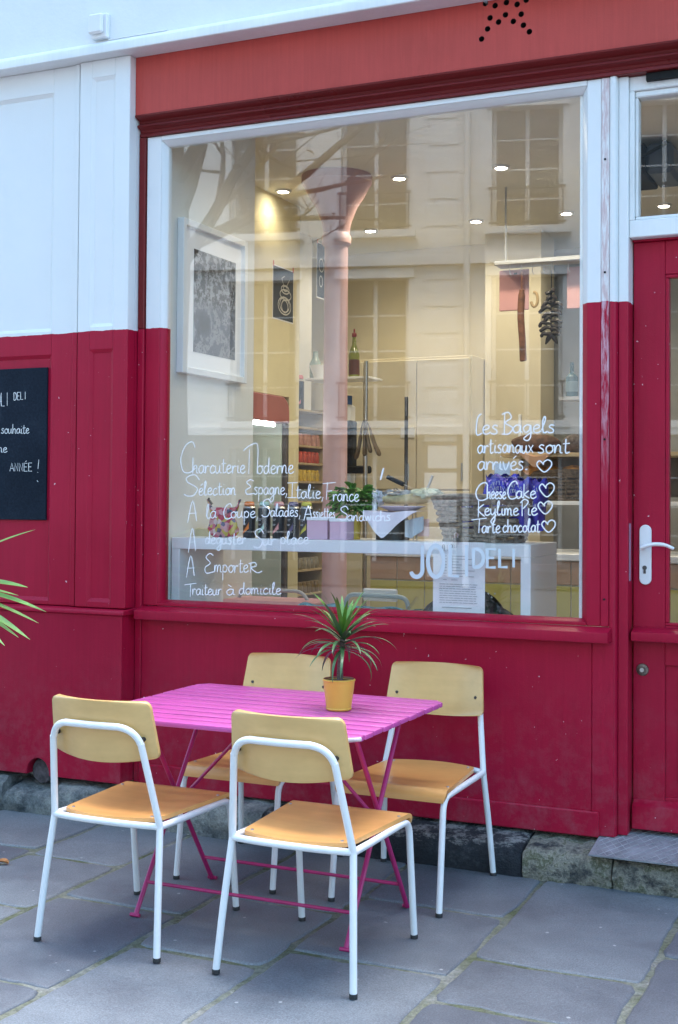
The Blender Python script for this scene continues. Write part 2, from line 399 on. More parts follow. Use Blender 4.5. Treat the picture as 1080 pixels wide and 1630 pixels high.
# ================================================================== GROUND
m_street = pm('street_paving', (.10, .10, .105), .7, var=.3, scale=20, world=True)
struct(MB().box(-40, 40, -40, 6, -.30, -.04).obj('ground', m_street))
pave = bpy.data.objects.new('pavement', None); COL.objects.link(pave); pave['kind'] = 'structure'
bed = MB().box(-7.2, 3.6, -1.5, 4.74, -.10, -.006).obj('mortar_bed', m_joint, pave)
YK = 4.71                                    # face of the kerb
cols = [-7.2, -6.6, -6.05, -5.5, -4.95, -4.4, -3.82, -3.25, -2.81, -2.29, -1.815, -1.275, -.74, -.2, .35, .9, 1.45, 2.0, 2.55, 3.1, 3.6]
known = {7: [4.18, 3.62], 8: [3.79, 3.05], 9: [4.035, 3.475, 2.78], 10: [4.235, 3.645, 2.95], 11: [3.83, 3.45, 2.9], 12: [4.09, 3.5, 2.9]}
rs = random.Random(3)
def slab(x0, x1, y0, y1):
    g = rs.uniform(.008, .0125); x0 += g; x1 -= g; y0 += g*.8; y1 -= g*.8
    pts = []
    c = [(x0, y0), (x1, y0), (x1, y1), (x0, y1)]
    for i in range(4):
        a = Vector(c[i]); b = Vector(c[(i+1) % 4]); n = max(4, int((b-a).length/.045)); d = (b-a).normalized(); nr = Vector((-d.y, d.x))
        ph = rs.uniform(0, 6)
        for k in range(n):
            t = k/n; q = a.lerp(b, t)
            j = nr*(rs.uniform(-.0028, .0028) + .0035*math.sin(ph+t*7))
            if k == 0: j = (Vector(((x0+x1)/2, (y0+y1)/2))-a).normalized()*rs.uniform(.006, .016)
            elif rs.random() < .07: j += nr*rs.uniform(.004, .011)
            pts.append(q+j)
    cx, cyy = (x0+x1)/2, (y0+y1)/2; tx = rs.uniform(-.004, .004); ty = rs.uniform(-.004, .004); zo = rs.uniform(-.002, .002)
    zz = lambda p, d: zo + (p.x-cx)*tx + (p.y-cyy)*ty - d
    cen = Vector((cx, cyy)); n = len(pts)
    ring = lambda ins, d: [(*(p+(cen-p).normalized()*ins), zz(p, d)) for p in pts]
    m = MB(); vs = ring(0, .05)+ring(0, .0065)+ring(.005, .0015)+ring(.014, 0)
    fs = []
    for k in range(3):
        for i in range(n): fs.append((k*n+i, k*n+(i+1) % n, (k+1)*n+(i+1) % n, (k+1)*n+i))
    fs.append(tuple(range(3*n, 4*n))); m.add(vs, fs)
    return m.obj('slab', m_slab, pave, ang=50)
for ci in range(len(cols)-1):
    ys = [YK+.02] + known.get(ci, [])
    y = ys[-1] - (rs.uniform(.35, .6))
    while y > -1.4: ys.append(y); y -= rs.uniform(.42, .75)
    ys.append(-1.5)
    for a, b in zip(ys, ys[1:]): slab(cols[ci], cols[ci+1], b, a)

# ------------------------------------------------------------------ kerb: one block of stone after another
kerb = thing('stone_kerb', 'low uneven stone kerb running along the foot of the red shopfront', 'kerb', (-2, YK, 0))
def rock(x0, x1, z1f, z1b, mat, rough=.006, yb=5.3, bulge=.012):
    nu, nv = max(6, int((x1-x0)/.03)), 9
    ph = rs.uniform(0, 9)
    prof = [(YK, -.03), (YK-bulge*.3, .02), (YK-bulge, z1f*.45), (YK-bulge*.4, z1f*.8), (YK+.01, z1f-.008), (YK+.035, z1f), (YK+.12, (z1f*2+z1b)/3), (YK+.28, z1b), (yb, z1b)]
    def fn(u, v):
        k = round(v*8); y, z = prof[k]
        e = min(u, 1-u)*(x1-x0); pin = max(0, 1-e/.02)
        return Vector((x0+.003+(x1-x0-.006)*u, y + rs.uniform(-rough, rough)*(1 if k < 7 else .1) + pin*.005*(k < 6), max(-.03, z + (rs.uniform(-rough, rough)*.7 if 0 < k < 8 else 0) - pin*.004*(k > 3))))
    m = MB(); g = MB().grid(fn, nu, nv); k = len(g.v)
    left = [j*nu for j in range(nv)]; right = [j*nu+nu-1 for j in range(nv)]
    m.add(g.v + [(x0+.003, yb, -.03), (x1-.003, yb, -.03)], g.f + [tuple(left+[k]), tuple(right[::-1]+[k+1])[::-1]])
    return m.obj('kerb_stone', mat, kerb, ang=60)
for x0, x1, a, b, mt, ro in ((-6.2, -5.3, .13, .15, m_kerb_grey, .008), (-5.3, -4.55, .15, .16, m_kerb_grey, .009), (-4.55, -4.12, .12, .155, m_kerb_grey, .010), (-4.12, -3.80, .145, .15, m_kerb_grey, .010),
                             (-3.80, -3.52, .10, .15, m_kerb_grey, .011), (-3.52, -3.06, .135, .155, m_kerb_grey, .010), (-3.06, -2.47, .128, .15, m_kerb_grey, .010),
                             (-2.47, -1.36, .128, .15, m_kerb_dark, .0025), (-1.36, -1.02, .118, .15, m_kerb_light, .011), (-1.02, -.66, .108, .152, m_kerb_light, .012), (-.66, -.1, .11, .152, m_kerb_light, .011), (-.1, .9, .112, .152, m_kerb_light, .007), (.9, 2.2, .112, .15, m_kerb_grey, .007), (2.2, 3.6, .112, .15, m_kerb_grey, .007)):
    rock(x0, x1, a, b, mt, ro)

# chequered tread plate over the door step
tp = thing('tread_plate', 'worn grey chequered metal tread plate on the step below the red door', 'tread plate', (-.55, 4.84, .125))
def plate_fn(u, v):
    x = -1.10+1.15*u; y = 4.675+(.300)*v
    return Vector((x, y, .128+.042*v))
MB().sheet(plate_fn, 2, 2, .006).obj('plate', pm('worn_steel_plate', (.34, .35, .37), .5, .35, var=.35, scale=12, bmp=.3, bscale=60), tp)
rb = MB(); sx, sy = .034, .042
for i in range(-9, 34):
    for s in (-1, 1):
        p0 = [(-1.10+i*sx+s*0, 0), (-1.10+i*sx+s*.30*.62, 1)]
        a = []; n = 12
        for k in range(n+1):
            t = k/n; x = p0[0][0]+(p0[1][0]-p0[0][0])*t
            if -1.095 < x < .045: a.append(plate_fn((x+1.10)/1.15, t*.985+.008)+Vector((0, 0, .0015)))
        if len(a) > 1: rb.tube(a, .0015, 4, flat=.9)
rbo = rb.obj('chequer_ribs', pm('rubbed_steel_rib', (.48, .49, .51), .4, .4, var=.3, scale=20), tp); rbo['kind'] = 'stuff'

# ================================================================== SHOPFRONT
YP = 4.85      # panel below the window
YG = 4.89      # window glass
shop = thing('shopfront', 'red and white painted wooden shopfront of the delicatessen', 'shopfront', (-2, 4.9, .15))
XL = -3.193    # return between pilaster and window bay
up = MB().box(-9, 6, 4.74, 5.15, 3.455, 4.9).obj('upper_wall', pm('white_render', (.80, .81, .81), .8, var=.03, scale=3, bmp=.15, bscale=40, world=True), shop)
MB().prism([(4.70, 3.405), (4.70, 3.442), (4.712, 3.458), (4.7385, 3.470), (4.86, 3.470), (4.86, 3.405)], 'x', -9, 6).obj('cornice', m_white, shop, .003)
# fascia with a star of drilled holes
fas = MB().box(XL+.002, 6, 4.812, 4.90, 3.135, 3.404).mesh('fascia')
fo = bpy.data.objects.new('fascia', fas); fas.materials.append(m_fascia); fas.materials.append(m_black); fo.parent = shop; fo.location = -shop.location; COL.objects.link(fo)
star = [(773, 5.5), (788.5, 9), (806.5, 4), (823.5, 7), (838, 0), (780.5, 28.5), (805, 23.5), (830, 22.5), (794, 35), (817.5, 34), (776.5, 46), (833.5, 40), (767, 62), (843, 50.5), (800, -14), (812, -16), (795, -32), (806, -52), (817, -34), (835, -17), (776, -12), (760, -6), (748, -4), (852, -9), (866, -14)]
ct = MB()
for px, py in star:
    p = onY(px, py, 4.812); rr = .0115
    ct.prism([(p.x+rr*math.cos(a*math.pi/9), p.z+rr*math.sin(a*math.pi/9)) for a in range(18)], 'y', 4.78, 4.862)
cto = bpy.data.objects.new('drill', ct.mesh('drill')); cto.data.materials.append(m_black); COL.objects.link(cto)
mod = fo.modifiers.new('holes', 'BOOLEAN'); mod.operation = 'DIFFERENCE'; mod.object = cto; mod.solver = 'EXACT'
cto.location = (0, 0, 0)
bpy.context.view_layer.update()
dg = bpy.context.evaluated_depsgraph_get(); nm = bpy.data.meshes.new_from_object(fo.evaluated_get(dg)); fo.modifiers.clear(); fo.data = nm; nm.polygons.foreach_set('use_smooth', [False]*len(nm.polygons))
bpy.data.objects.remove(cto)
MB().prism([(4.804, 3.142), (4.804, 3.133), (4.838, 3.120), (4.842, 3.106), (4.824, 3.102), (4.822, 3.094), (4.848, 3.082), (4.852, 3.070), (4.844, 3.066), (4.844, 3.052), (4.90, 3.052), (4.90, 3.142)], 'x', XL+.004, 6).obj('fascia_moulding', m_mould, shop, .0015)

# ---- left side: base, pilaster, panelled door leaf
def arch_poly(x0, x1, z0, z1, cx, r):
    pts = [(x0, z0), (cx-r, z0)] + [(cx-r*math.cos(a*math.pi/14), z0+.005+1.15*r*math.sin(a*math.pi/14)) for a in range(15)] + [(cx+r, z0), (x1, z0), (x1, z1), (x0, z1)]
    return pts
pc = onY(60, 1240, 4.745)
MB().prism(arch_poly(-9, XL, .165, .905, pc.x, .062), 'y', 4.745, 4.86).obj('base_panel', m_red, shop, .003)
MB().prism([(4.735, .905), (4.735, .918), (4.745, .928), (4.86, .934), (4.86, .9051)], 'x', -9, XL+.012).obj('base_cap', m_red, shop, .003)
dp = MB().lathe([(0, -.02), (.054, -.02), (.06, -.008), (.06, .05)], seg=24).obj('drain_pipe_end', pm('old_pipe', (.10, .085, .09), .8, var=.6, scale=30, bmp=.6, bscale=60), shop, local=True)
dp.rotation_euler = (R(-90), 0, 0); dp.location = Vector((pc.x, 4.80, .178))-shop.location
def panelled(name, x0, x1, yf, zs, fx0, fx1, rec=.016, parent=None, mat=None):
    """frame of stiles and rails around sunk panels; zs = list of (z0,z1) of the sunk fields"""
    zb, zt = .934, 3.404
    box(name+'_stile', mat, parent, x0, fx0, yf, yf+.06, zb, zt, .003); box(name+'_stile', mat, parent, fx1, x1, yf, yf+.06, zb, zt, .003)
    zz = [zb] + [q for a in zs for q in a] + [zt]
    for a, b in zip(zz[::2], zz[1::2]): box(name+'_rail', mat, parent, fx0, fx1, yf+.0005, yf+.06, a, b, .002)
    for a, b in zs:
        box(name+'_field', mat, parent, fx0, fx1, yf+rec, yf+.05, a, b, 0)
        bw = .014                                   # moulding round the field
        for q in ([(fx0, a), (fx1, a), (fx1-bw, a+bw), (fx0+bw, a+bw)], [(fx0, b), (fx1, b), (fx1-bw, b-bw), (fx0+bw, b-bw)],
                  [(fx0, a), (fx0, b), (fx0+bw, b-bw), (fx0+bw, a+bw)], [(fx1, a), (fx1, b), (fx1-bw, b-bw), (fx1-bw, a+bw)]):
            m = MB(); f = [(q[0][0], yf+.003, q[0][1]), (q[1][0], yf+.003, q[1][1]), (q[2][0], yf+rec-.001, q[2][1]), (q[3][0], yf+rec-.001, q[3][1])]
            k = [(p[0], yf+rec+.01, p[2]) for p in f]
            m.add(f+k, [(0, 1, 2, 3), (4, 7, 6, 5), (0, 4, 5, 1), (1, 5, 6, 2), (2, 6, 7, 3), (3, 7, 4, 0)]).obj(name+'_moulding', mat, parent)
YPI = 4.768
zf = [(onY(165, 958, YPI).z, onY(165, 556, YPI).z), (onY(165, 519, YPI).z, onY(165, 122, YPI).z)]
xg = onY(120, 700, YPI).x
fxa, fxb = onY(141, 700, YPI).x, onY(178, 700, YPI).x
panelled('pilaster', xg+.006, XL, YPI, zf, fxa, fxb, .012, shop, m_two_l)
box('pilaster_return', m_two_l, shop, XL-.10, XL-.0003, YPI+.0605, 4.905, .934, 3.404, 0)
YD = 4.786
zf2 = [(onY(60, 955, YD).z, onY(60, 566, YD).z), (onY(60, 528, YD).z, onY(60, 152, YD).z)]
xr = onY(80, 700, YD).x
panelled('side_panel', xr-.72, xg-.004, YD, zf2, xr-.62, xr, .014, shop, m_two_l)
box('panel_edge_strip', m_two_l, shop, xg-.030, xg-.0045, YD-.007, YD-.0005, .934, 3.404, .002)
panelled('side_panel', xr-1.60, xr-.73, YD, zf2, xr-1.50, xr-.83, .014, shop, m_two_l)
box('side_wall', m_two_l, shop, -9, xr-1.605, YD, YD+.06, .934, 3.404, 0)
# ---- window bay
box('bay_post', m_red, shop, XL+.002, XL+.034, 4.845, 4.905, .16, 2.185, .003)
box('bay_post', m_mould, shop, XL+.002, XL+.034, 4.845, 4.905, 2.1855, 3.050, .003)
box('window_apron', m_red, shop, XL+.0345, -1.128, YP, YP+.04, .20, .888, .003)
box('apron_board', m_red, shop, -1.128+.0005, -1.045, YP-.004, YP+.04, .155, .888, .002)
box('skirting_board', m_red, shop, XL+.0345, -1.100, YP-.016, YP-.0005, .150, .245, .004)
MB().hexa([(-3.16, 4.788, .889), (-1.056, 4.788, .889), (-1.056, 4.862, .889), (-3.16, 4.862, .889)], [(-3.16, 4.788, .929), (-1.056, 4.788, .929), (-1.056, 4.862, .9455), (-3.16, 4.862, .9455)]).obj('window_sill', m_red, shop, .004, seg=2)
gx0, gx1, gz0, gz1 = -3.060, -1.176, .968, 3.006
win = thing('shop_window', 'large shop window with white over red frame and handwritten white lettering', 'window', ((gx0+gx1)/2, YG, .95))
fx0, fx1 = -3.156, -1.098; fyf, fyb = 4.857, 4.915
box('frame_stile', m_two_w, win, fx0, gx0-.022, fyf, fyb, .946, 3.051, .003)
box('frame_stile', m_two_w, win, gx1+.022, fx1, fyf, fyb, .946, 3.051, .003)
box('frame_rail', m_two_w, win, gx0-.0215, gx1+.0215, fyf, fyb, gz1+.024, 3.051, .002)
box('frame_rail', m_two_w, win, gx0-.0215, gx1+.0215, fyf, fyb, .946, gz0-.0085, .002)
bw = .020
def bead(q, mat):
    y0, y1 = fyf+.004, YG-.005; f = [(q[0][0], y0, q[0][1]), (q[1][0], y0, q[1][1]), (q[2][0], y1, q[2][1]), (q[3][0], y1, q[3][1])]
    k = [(p[0], fyb, p[2]) for p in f]
    MB().add(f+k, [(0, 1, 2, 3), (4, 7, 6, 5), (0, 4, 5, 1), (1, 5, 6, 2), (2, 6, 7, 3), (3, 7, 4, 0)]).obj('glazing_bead', mat, win, .0015)
bl = .009
bead([(gx0-bw, gz0-bl+.001), (gx1+bw, gz0-bl+.001), (gx1, gz0+.003), (gx0, gz0+.003)], m_two_w)
bead([(gx0-bw, gz1+.0235), (gx1+bw, gz1+.0235), (gx1, gz1), (gx0, gz1)], m_two_w)
bead([(gx0-.0218, gz0-bl), (gx0-.0218, gz1+.0235), (gx0, gz1), (gx0, gz0)], m_two_w)
bead([(gx1+.0218, gz0-bl), (gx1+.0218, gz1+.0235), (gx1, gz1), (gx1, gz0)], m_two_w)
box('glass_pane', m_glass, win, gx0-.008, gx1+.008, YG, YG+.006, gz0-.006, gz1+.008, 0)
box('white_reveal', m_laminate, win, gx1-.016, gx1-.003, YG+.010, YG+.05, gz0, gz1, .001)
# ---- post between window and door
px2x = lambda px, Y: onY(px, 900, Y).x
box('scraped_batten', m_worn, shop, fx1+.0005, -1.0672, 4.853, 4.92, .946, 3.051, .003)
xd0 = -.998                                        # left edge of the door opening
prof = [(-1.067, 4.92), (-1.067, 4.862)] + [(-1.053+.014*math.cos(math.pi-a*math.pi/8), 4.862-.012*math.sin(a*math.pi/8)) for a in range(1, 8)] + [(-1.039, 4.866), (-1.036, 4.874), (-1.0355, 4.92)]
MB().prism(prof, 'z', .155, 3.051).obj('half_round_moulding', m_two_d, shop)
box('door_post', m_two_d, shop, -1.035, xd0, 4.872, 5.02, .160, 3.051, .003)
for zz_ in (2.735, 2.300, 1.66, 1.05):
    q = MB().lathe([(0, 0), (.0042, 0), (.0042, .004), (0, .004)], seg=10); o = q.obj('screw_hole', m_black, shop, local=True); o.rotation_euler = (R(90), 0, 0); o.location = Vector((-1.083, 4.8535, zz_))-shop.location
# transom window above the door
tr = thing('transom_window', 'white framed transom window above the red door', 'window', (-.5, 4.90, 2.44))
tx0, tx1, tz0, tz1 = -.966, -.10, 2.512, 2.972
box('frame_rail', m_white, tr, xd0+.0005, -.06, 4.886, 4.96, 2.432, tz0-.014, .003)
box('frame_rail', m_white, tr, xd0+.0005, -.06, 4.886, 4.96, tz1+.024, 3.051, .003)
box('frame_stile', m_white, tr, xd0+.0005, tx0-.012, 4.8865, 4.96, tz0-.0135, tz1+.0235, .002)
box('frame_stile', m_white, tr, tx1+.012, -.06, 4.8865, 4.96, tz0-.0135, tz1+.0235, .002)
for a in (0, 1): box('glazing_bead', m_white, tr, tx0-.0115, tx1+.0115, 4.897, 4.955, (tz0-.0133, tz1)[a], (tz0, tz1+.0233)[a], .004)
for a in (0, 1): box('glazing_bead', m_white, tr, (tx0-.0118, tx1)[a], (tx0, tx1+.0118)[a], 4.8975, 4.955, tz0+.0003, tz1-.0003, .004)
box('glass_pane', m_glass, tr, tx0-.006, tx1+.006, 4.925, 4.931, tz0-.005, tz1+.005, 0)
box('shutter_slot', m_black, shop, -.93, 2, 4.862, 4.8855, 3.022, 3.0495, 0)
box('right_post', m_two_d, shop, -.0595, .06, 4.872, 5.02, .155, 3.051, .003)
box('right_panel', m_two_d, shop, .0605, 4.0, 4.86, 4.95, .934, 3.051, 0)
box('right_base', m_red, shop, .0605, 4.0, 4.85, 4.95, .12, .9335, .003)

# ---- door
door = thing('shop_door', 'red wooden door with tall glass pane and white lever handle', 'door', (-.53, 4.97, .17))
dx0, dx1, yd = -.994, -.064, 4.952
lx0, lx1, lz0, lz1 = onY(1065, 700, yd).x, -.20, onY(1065, 997, yd).z, onY(1065, 442, yd).z
box('door_stile', m_red, door, dx0, lx0-.014, yd, yd+.045, .172, 2.424, .003)
box('door_stile', m_red, door, lx1+.014, dx1, yd, yd+.045, .172, 2.424, .003)
box('door_rail', m_red, door, lx0-.0135, lx1+.0135, yd+.0005, yd+.045, lz1+.014, 2.424, .002)
box('door_rail', m_red, door, lx0-.0135, lx1+.0135, yd+.0005, yd+.045, .80, lz0, .002)
box('door_rail', m_red, door, lx0-.0135, lx1+.0135, yd+.0005, yd+.045, .172, .30, .002)
box('door_panel', m_red, door, lx0-.0135, lx1+.0135, yd+.012, yd+.04, .3005, .7995, 0)
box('raised_panel', m_red, door, lx0+.035, lx1-.035, yd+.003, yd+.0118, .345, .755, .006)
box('head_batten', m_red, door, dx0, dx1, yd-.02, yd+.03, 2.4245, 2.431, 0)
for a in (0, 1): box('glazing_bead', m_red, door, lx0-.0138, lx1+.0138, yd+.003, yd+.042, (lz0+.0003, lz1)[a], (lz0+.012, lz1+.0138)[a], .003)
for a in (0, 1): box('glazing_bead', m_red, door, (lx0-.0138, lx1)[a], (lx0, lx1+.0138)[a], yd+.0035, yd+.042, lz0+.0125, lz1-.0003, .003)
box('glass_pane', m_glass, door, lx0-.005, lx1+.005, yd+.02, yd+.026, lz0+.008, lz1+.005, 0)
MB().hexa([(dx0+.004, 4.888, .893), (dx1, 4.888, .893), (dx1, yd-.0005, .893), (dx0+.004, yd-.0005, .893)], [(dx0+.004, 4.888, .928), (dx1, 4.888, .928), (dx1, yd-.0005, .9445), (dx0+.004, yd-.0005, .9445)]).obj('drip_rail', m_red, door, .004, seg=2)
MB().hexa([(dx0+.004, yd-.045, .180), (dx1, yd-.045, .180), (dx1, yd-.0005, .180), (dx0+.004, yd-.0005, .180)], [(dx0+.004, yd-.040, .268), (dx1, yd-.040, .268), (dx1, yd-.0005, .288), (dx0+.004, yd-.0005, .288)]).obj('kick_board', m_red, door, .003)
hp = onY(1028, 883, yd-.004); hx, hz = hp.x, hp.z
pl = [(hx+.0225*math.cos(a), hz+.092+.0225*math.sin(a)) for a in [math.pi*k/12 for k in range(13)]] + [(hx+.0225*math.cos(a), hz-.092+.0225*math.sin(a)) for a in [math.pi+math.pi*k/12 for k in range(13)]]
plate = MB().prism(pl, 'y', yd-.011, yd-.0005).obj('handle_plate', m_plastic, door, .002)
lp = onY(1024, 870, yd-.03)
MB().tube([(lp.x, yd-.006, lp.z), (lp.x, yd-.035, lp.z)], .010, 14).obj('lever_spindle', m_plastic, plate)
MB().tube(catmull([(lp.x-.004, yd-.045, lp.z-.004), (lp.x+.012, yd-.047, lp.z+.002), (lp.x+.045, yd-.048, lp.z+.010), (lp.x+.085, yd-.048, lp.z+.008), (lp.x+.118, yd-.046, lp.z-.006)]), [.010]*6+[.0095]*6+[.008]*4+[.0065], 12, flat=.8).obj('lever', m_plastic, plate)
kz = onY(1026, 906, yd).z
MB().prism([(hx-.002+.0085*math.cos(a), kz+.006+.0085*math.sin(a)) for a in [R(-60+k*20) for k in range(16)]]+[(hx-.007, kz-.016), (hx+.003, kz-.016)], 'y', yd-.0135, yd-.0105).obj('keyhole', m_darkst, plate)
box('strike_plate', pm('lilac_worn_metal', (.45, .30, .42), .4, .3), shop, xd0+.0005, xd0+.003, 4.895, 4.918, hz-.10, hz+.12, .0005)
kl = onY(1023, 1066, yd); o = MB().lathe([(0, 0), (.024, 0), (.022, .004), (.013, .006), (.012, .010), (0, .010)], seg=24).obj('lower_lock', pm('aged_lock_metal', (.16, .13, .11), .4, .7, var=.5, scale=80), door, local=True); o.rotation_euler = (R(90), 0, 0); o.location = Vector((kl.x, yd, kl.z))-door.location
MB().lathe([(0, .0101), (.008, .0101), (.008, .013), (0, .013)], seg=16).obj('cylinder', m_steel, o, local=True)

# sensor box on the wall above
p0, p1 = onY(148, 28, 4.74), onY(176, 62, 4.74)
sb = thing('sensor_box', 'small white plastic sensor box high on the white wall', 'sensor box', ((p0.x+p1.x)/2, 4.739, p1.z))
box('back_box', m_plastic, sb, p0.x+.012, p1.x, 4.712, 4.7395, p1.z, p0.z, .005)
box('cover', m_plastic, sb, p0.x+.006, p1.x-.014, 4.690, 4.7115, p1.z+.018, p0.z-.004, .008)
MB().tube([(p1.x-.006, 4.735, p1.z), (p1.x-.006, 4.735, 3.474), (p1.x+.3, 4.736, 3.474)], .003, 6).obj('cable', m_plastic, sb)

# ================================================================== ACROSS THE STREET (seen in the glass)
TH = R(14.3); OV = Vector((-6.80, 20.1, 0)); OR = Vector((OV.x, 2*YG-OV.y, 0))
m_lime = pm('limestone_render', (.80, .79, .76), .85, var=.10, scale=1.2, bmp=.2, bscale=30)
m_lime2 = pm('limestone_trim', (.84, .83, .80), .85, var=.08, scale=2)
m_base = pm('dark_painted_ground_floor', (.10, .09, .08), .6, var=.3, scale=2)
m_wframe = pm('old_white_window_paint', (.66, .65, .62), .5)
m_wdark = pm('dark_room_glass', (.03, .033, .035), .08, var=.1, spec=.6)
m_iron = pm('wrought_iron', (.035, .035, .035), .5)
m_zinc = pm('zinc_roof', (.24, .26, .28), .5, .3)
ob = thing('apartment_building', 'pale stone apartment building across the street, reflected in the shop window', 'building', OR, -TH)
S = 1.12
wc = [-8.4, -6.1, -3.45, -1.54, 1.0, 3.2, 5.6, 8.0, 10.4, 12.8]; ww = .52*S
rows = [(.4, 2.3), (2.75, 5.15), (5.95, 7.95), (8.75, 10.4)]
W0, W1, ZT = -10.5, 14.5, 11.2
ed = [W0]
for c in wc: ed += [c-ww, c+ww]
ed.append(W1)
def lb(name, mat, par, x0, x1, y0, y1, z0, z1, bev=.004): return MB().box(x0, x1, y0, y1, z0, z1).obj(name, mat, par, bev, local=True)
zz = [0]
for a, b in rows: zz += [a, b]
zz.append(ZT)
for a, b in zip(ed[::2], ed[1::2]): lb('wall_pier', m_lime, ob, a, b, -.4, 0, 2.6, ZT, 0); lb('ground_floor_pier', m_base, ob, a, b, -.4, 0, 0, 2.5995, 0)
for i, c in enumerate(wc):
    for a, b in zip(zz[::2], zz[1::2]): lb('wall_spandrel', m_lime if a > 3 else m_base, ob, c-ww, c+ww, -.4, -.0005, a, b, 0)
    for j, (a, b) in enumerate(rows):
        wn = lb('window', m_wframe, ob, c-.035, c+.035, -.24, -.17, a, b)
        for s in (-1, 1):
            lb('frame', m_wframe, wn, c+s*(ww-.035)-.035, c+s*(ww-.035)+.035, -.24, -.17, a, b)
            xa, xb = sorted((c+s*.036, c+s*(ww-.071)))
            lb('pane', m_wdark, wn, xa, xb, -.215, -.205, a, b, 0)
            for k in range(1, 4): z = a+(b-a)*k/4; lb('glazing_bar', m_wframe, wn, xa, xb, -.225, -.195, z-.013, z+.013, 0)
        lb('window_sill', m_lime2 if j else m_base, ob, c-ww-.12, c+ww+.12, -.02, .12, a-.12, a)
        lb('lintel', m_lime2 if j else m_base, ob, c-ww-.10, c+ww+.10, -.01, .05, b+.0005, b+.16)
        if j:
            g = MB(); g.box(c-ww-.05, c+ww+.05, .06, .09, a+.62, a+.66); g.box(c-ww-.05, c+ww+.05, .06, .09, a+.05, a+.08)
            for k in range(11): x = c-ww+k*2*ww/10; g.box(x-.009, x+.009, .066, .084, a, a+.62)
            g.obj('balcony_rail', m_iron, ob, local=True)
for z in (2.52, 5.35, 8.2): lb('string_course', m_lime2, ob, W0, W1, 0, .10, z, z+.14)
lb('roof_cornice', m_lime2, ob, W0, W1, 0, .35, ZT-.25, ZT+.05)
MB().hexa([(W0, -6, ZT+.05), (W1, -6, ZT+.05), (W1, .1, ZT+.05), (W0, .1, ZT+.05)], [(W0, -6, ZT+2.2), (W1, -6, ZT+2.2), (W1, -1.1, ZT+2.2), (W0, -1.1, ZT+2.2)]).obj('mansard_roof', m_zinc, ob, local=True)
lb('rear_wall', m_lime, ob, W0, W1, -6, -5.7, 0, ZT, 0)
for s in (W0+.001, W1-.301): lb('side_wall', m_lime, ob, s, s+.3, -5.699, -.401, 0, ZT, 0)
for k in range(24): z = .35+k*.45; lb('quoin', m_lime2, ob, -.62-(k % 2)*.06, -.14, 0, .014, z-.19, z+.19, .01)
MB().tube([(.02, .10, 0), (.02, .10, ZT-.3)], .055, 10).obj('drain_pipe', m_lime2, ob, local=True)

# street tree behind the camera, nearly bare
tree = thing('street_tree', 'nearly bare street tree with a few brown leaves, reflected in the shop window', 'tree', (-6.72, 2*YG-10.89, 0))
m_bark = pm('bark', (.085, .07, .055), .9, var=.4, scale=14, bmp=.7, bscale=40)
m_brown = pm('dry_leaf', (.22, .12, .035), .7, var=.4)
tr_ = random.Random(11); crown = MB(); tips = []
def limb(p, d, r, L, depth):
    n = 6; pts = [p]; rr = [r]; q = p.copy(); dd = d.copy()
    for k in range(n):
        dd = (dd + Vector((tr_.uniform(-1, 1), tr_.uniform(-1, 1), tr_.uniform(-.5, .8)))*.16).normalized()
        q = q+dd*L/n; pts.append(q.copy()); rr.append(r*(1-.62*(k+1)/n))
    crown.tube(pts, rr, 8 if r > .05 else 5 if r > .012 else 3, caps=False)
    if depth == 0: tips.append(q); return
    for k in range(3 if depth > 1 else 4):
        t = tr_.uniform(.35, 1); i = int(t*n); b = pts[i]
        sd = Vector((tr_.uniform(-1, 1), tr_.uniform(-1, 1), tr_.uniform(-.25, .75))).normalized()
        limb(b, (dd*.55+sd*.8).normalized(), rr[i]*.62, L*tr_.uniform(.55, .8), depth-1)
T0 = Vector((0, 0, 0))
MB().tube(catmull([(0, 0, -.1), (.02, 0, 1), (-.02, 0, 2.6), (.03, 0, 3.9), (-.05, 0, 5.2), (0, 0, 6.6)]), [.17-.10*k/25 for k in range(26)], 14).obj('trunk', m_bark, tree, local=True)
for z, d in ((3.7, (.8, .2, .62)), (4.2, (.45, -.1, .9)), (3.9, (.9, -.35, .22)), (4.6, (.75, .5, .35)), (4.9, (-.7, .3, .6)), (5.2, (.6, -.5, .5)), (5.6, (-.4, -.6, .6)), (6.4, (.2, .1, 1)), (5.0, (.95, .1, .3)), (4.4, (-.8, -.3, .5))):
    limb(Vector((0, 0, z)), Vector(d).normalized(), .075 if z < 5.5 else .06, 2.3, 3)
crown.obj('crown', m_bark, tree, local=True)
lv = MB()
for q in tips:
    if tr_.random() < .30:
        a = Vector((tr_.uniform(-1, 1), tr_.uniform(-1, 1), tr_.uniform(-1, .2))).normalized(); b = a.cross(Vector((.3, .2, 1))).normalized(); s = tr_.uniform(.07, .13)
        lv.add([q, q+a*s*.35+b*s*.45, q+a*s*.6+b*s*.3, q+a*s*1.1, q+a*s*.6-b*s*.3, q+a*s*.35-b*s*.45], [(0, 1, 2, 3, 4, 5)])
o = lv.obj('dry_leaves', m_brown, tree, local=True); o['kind'] = 'stuff'

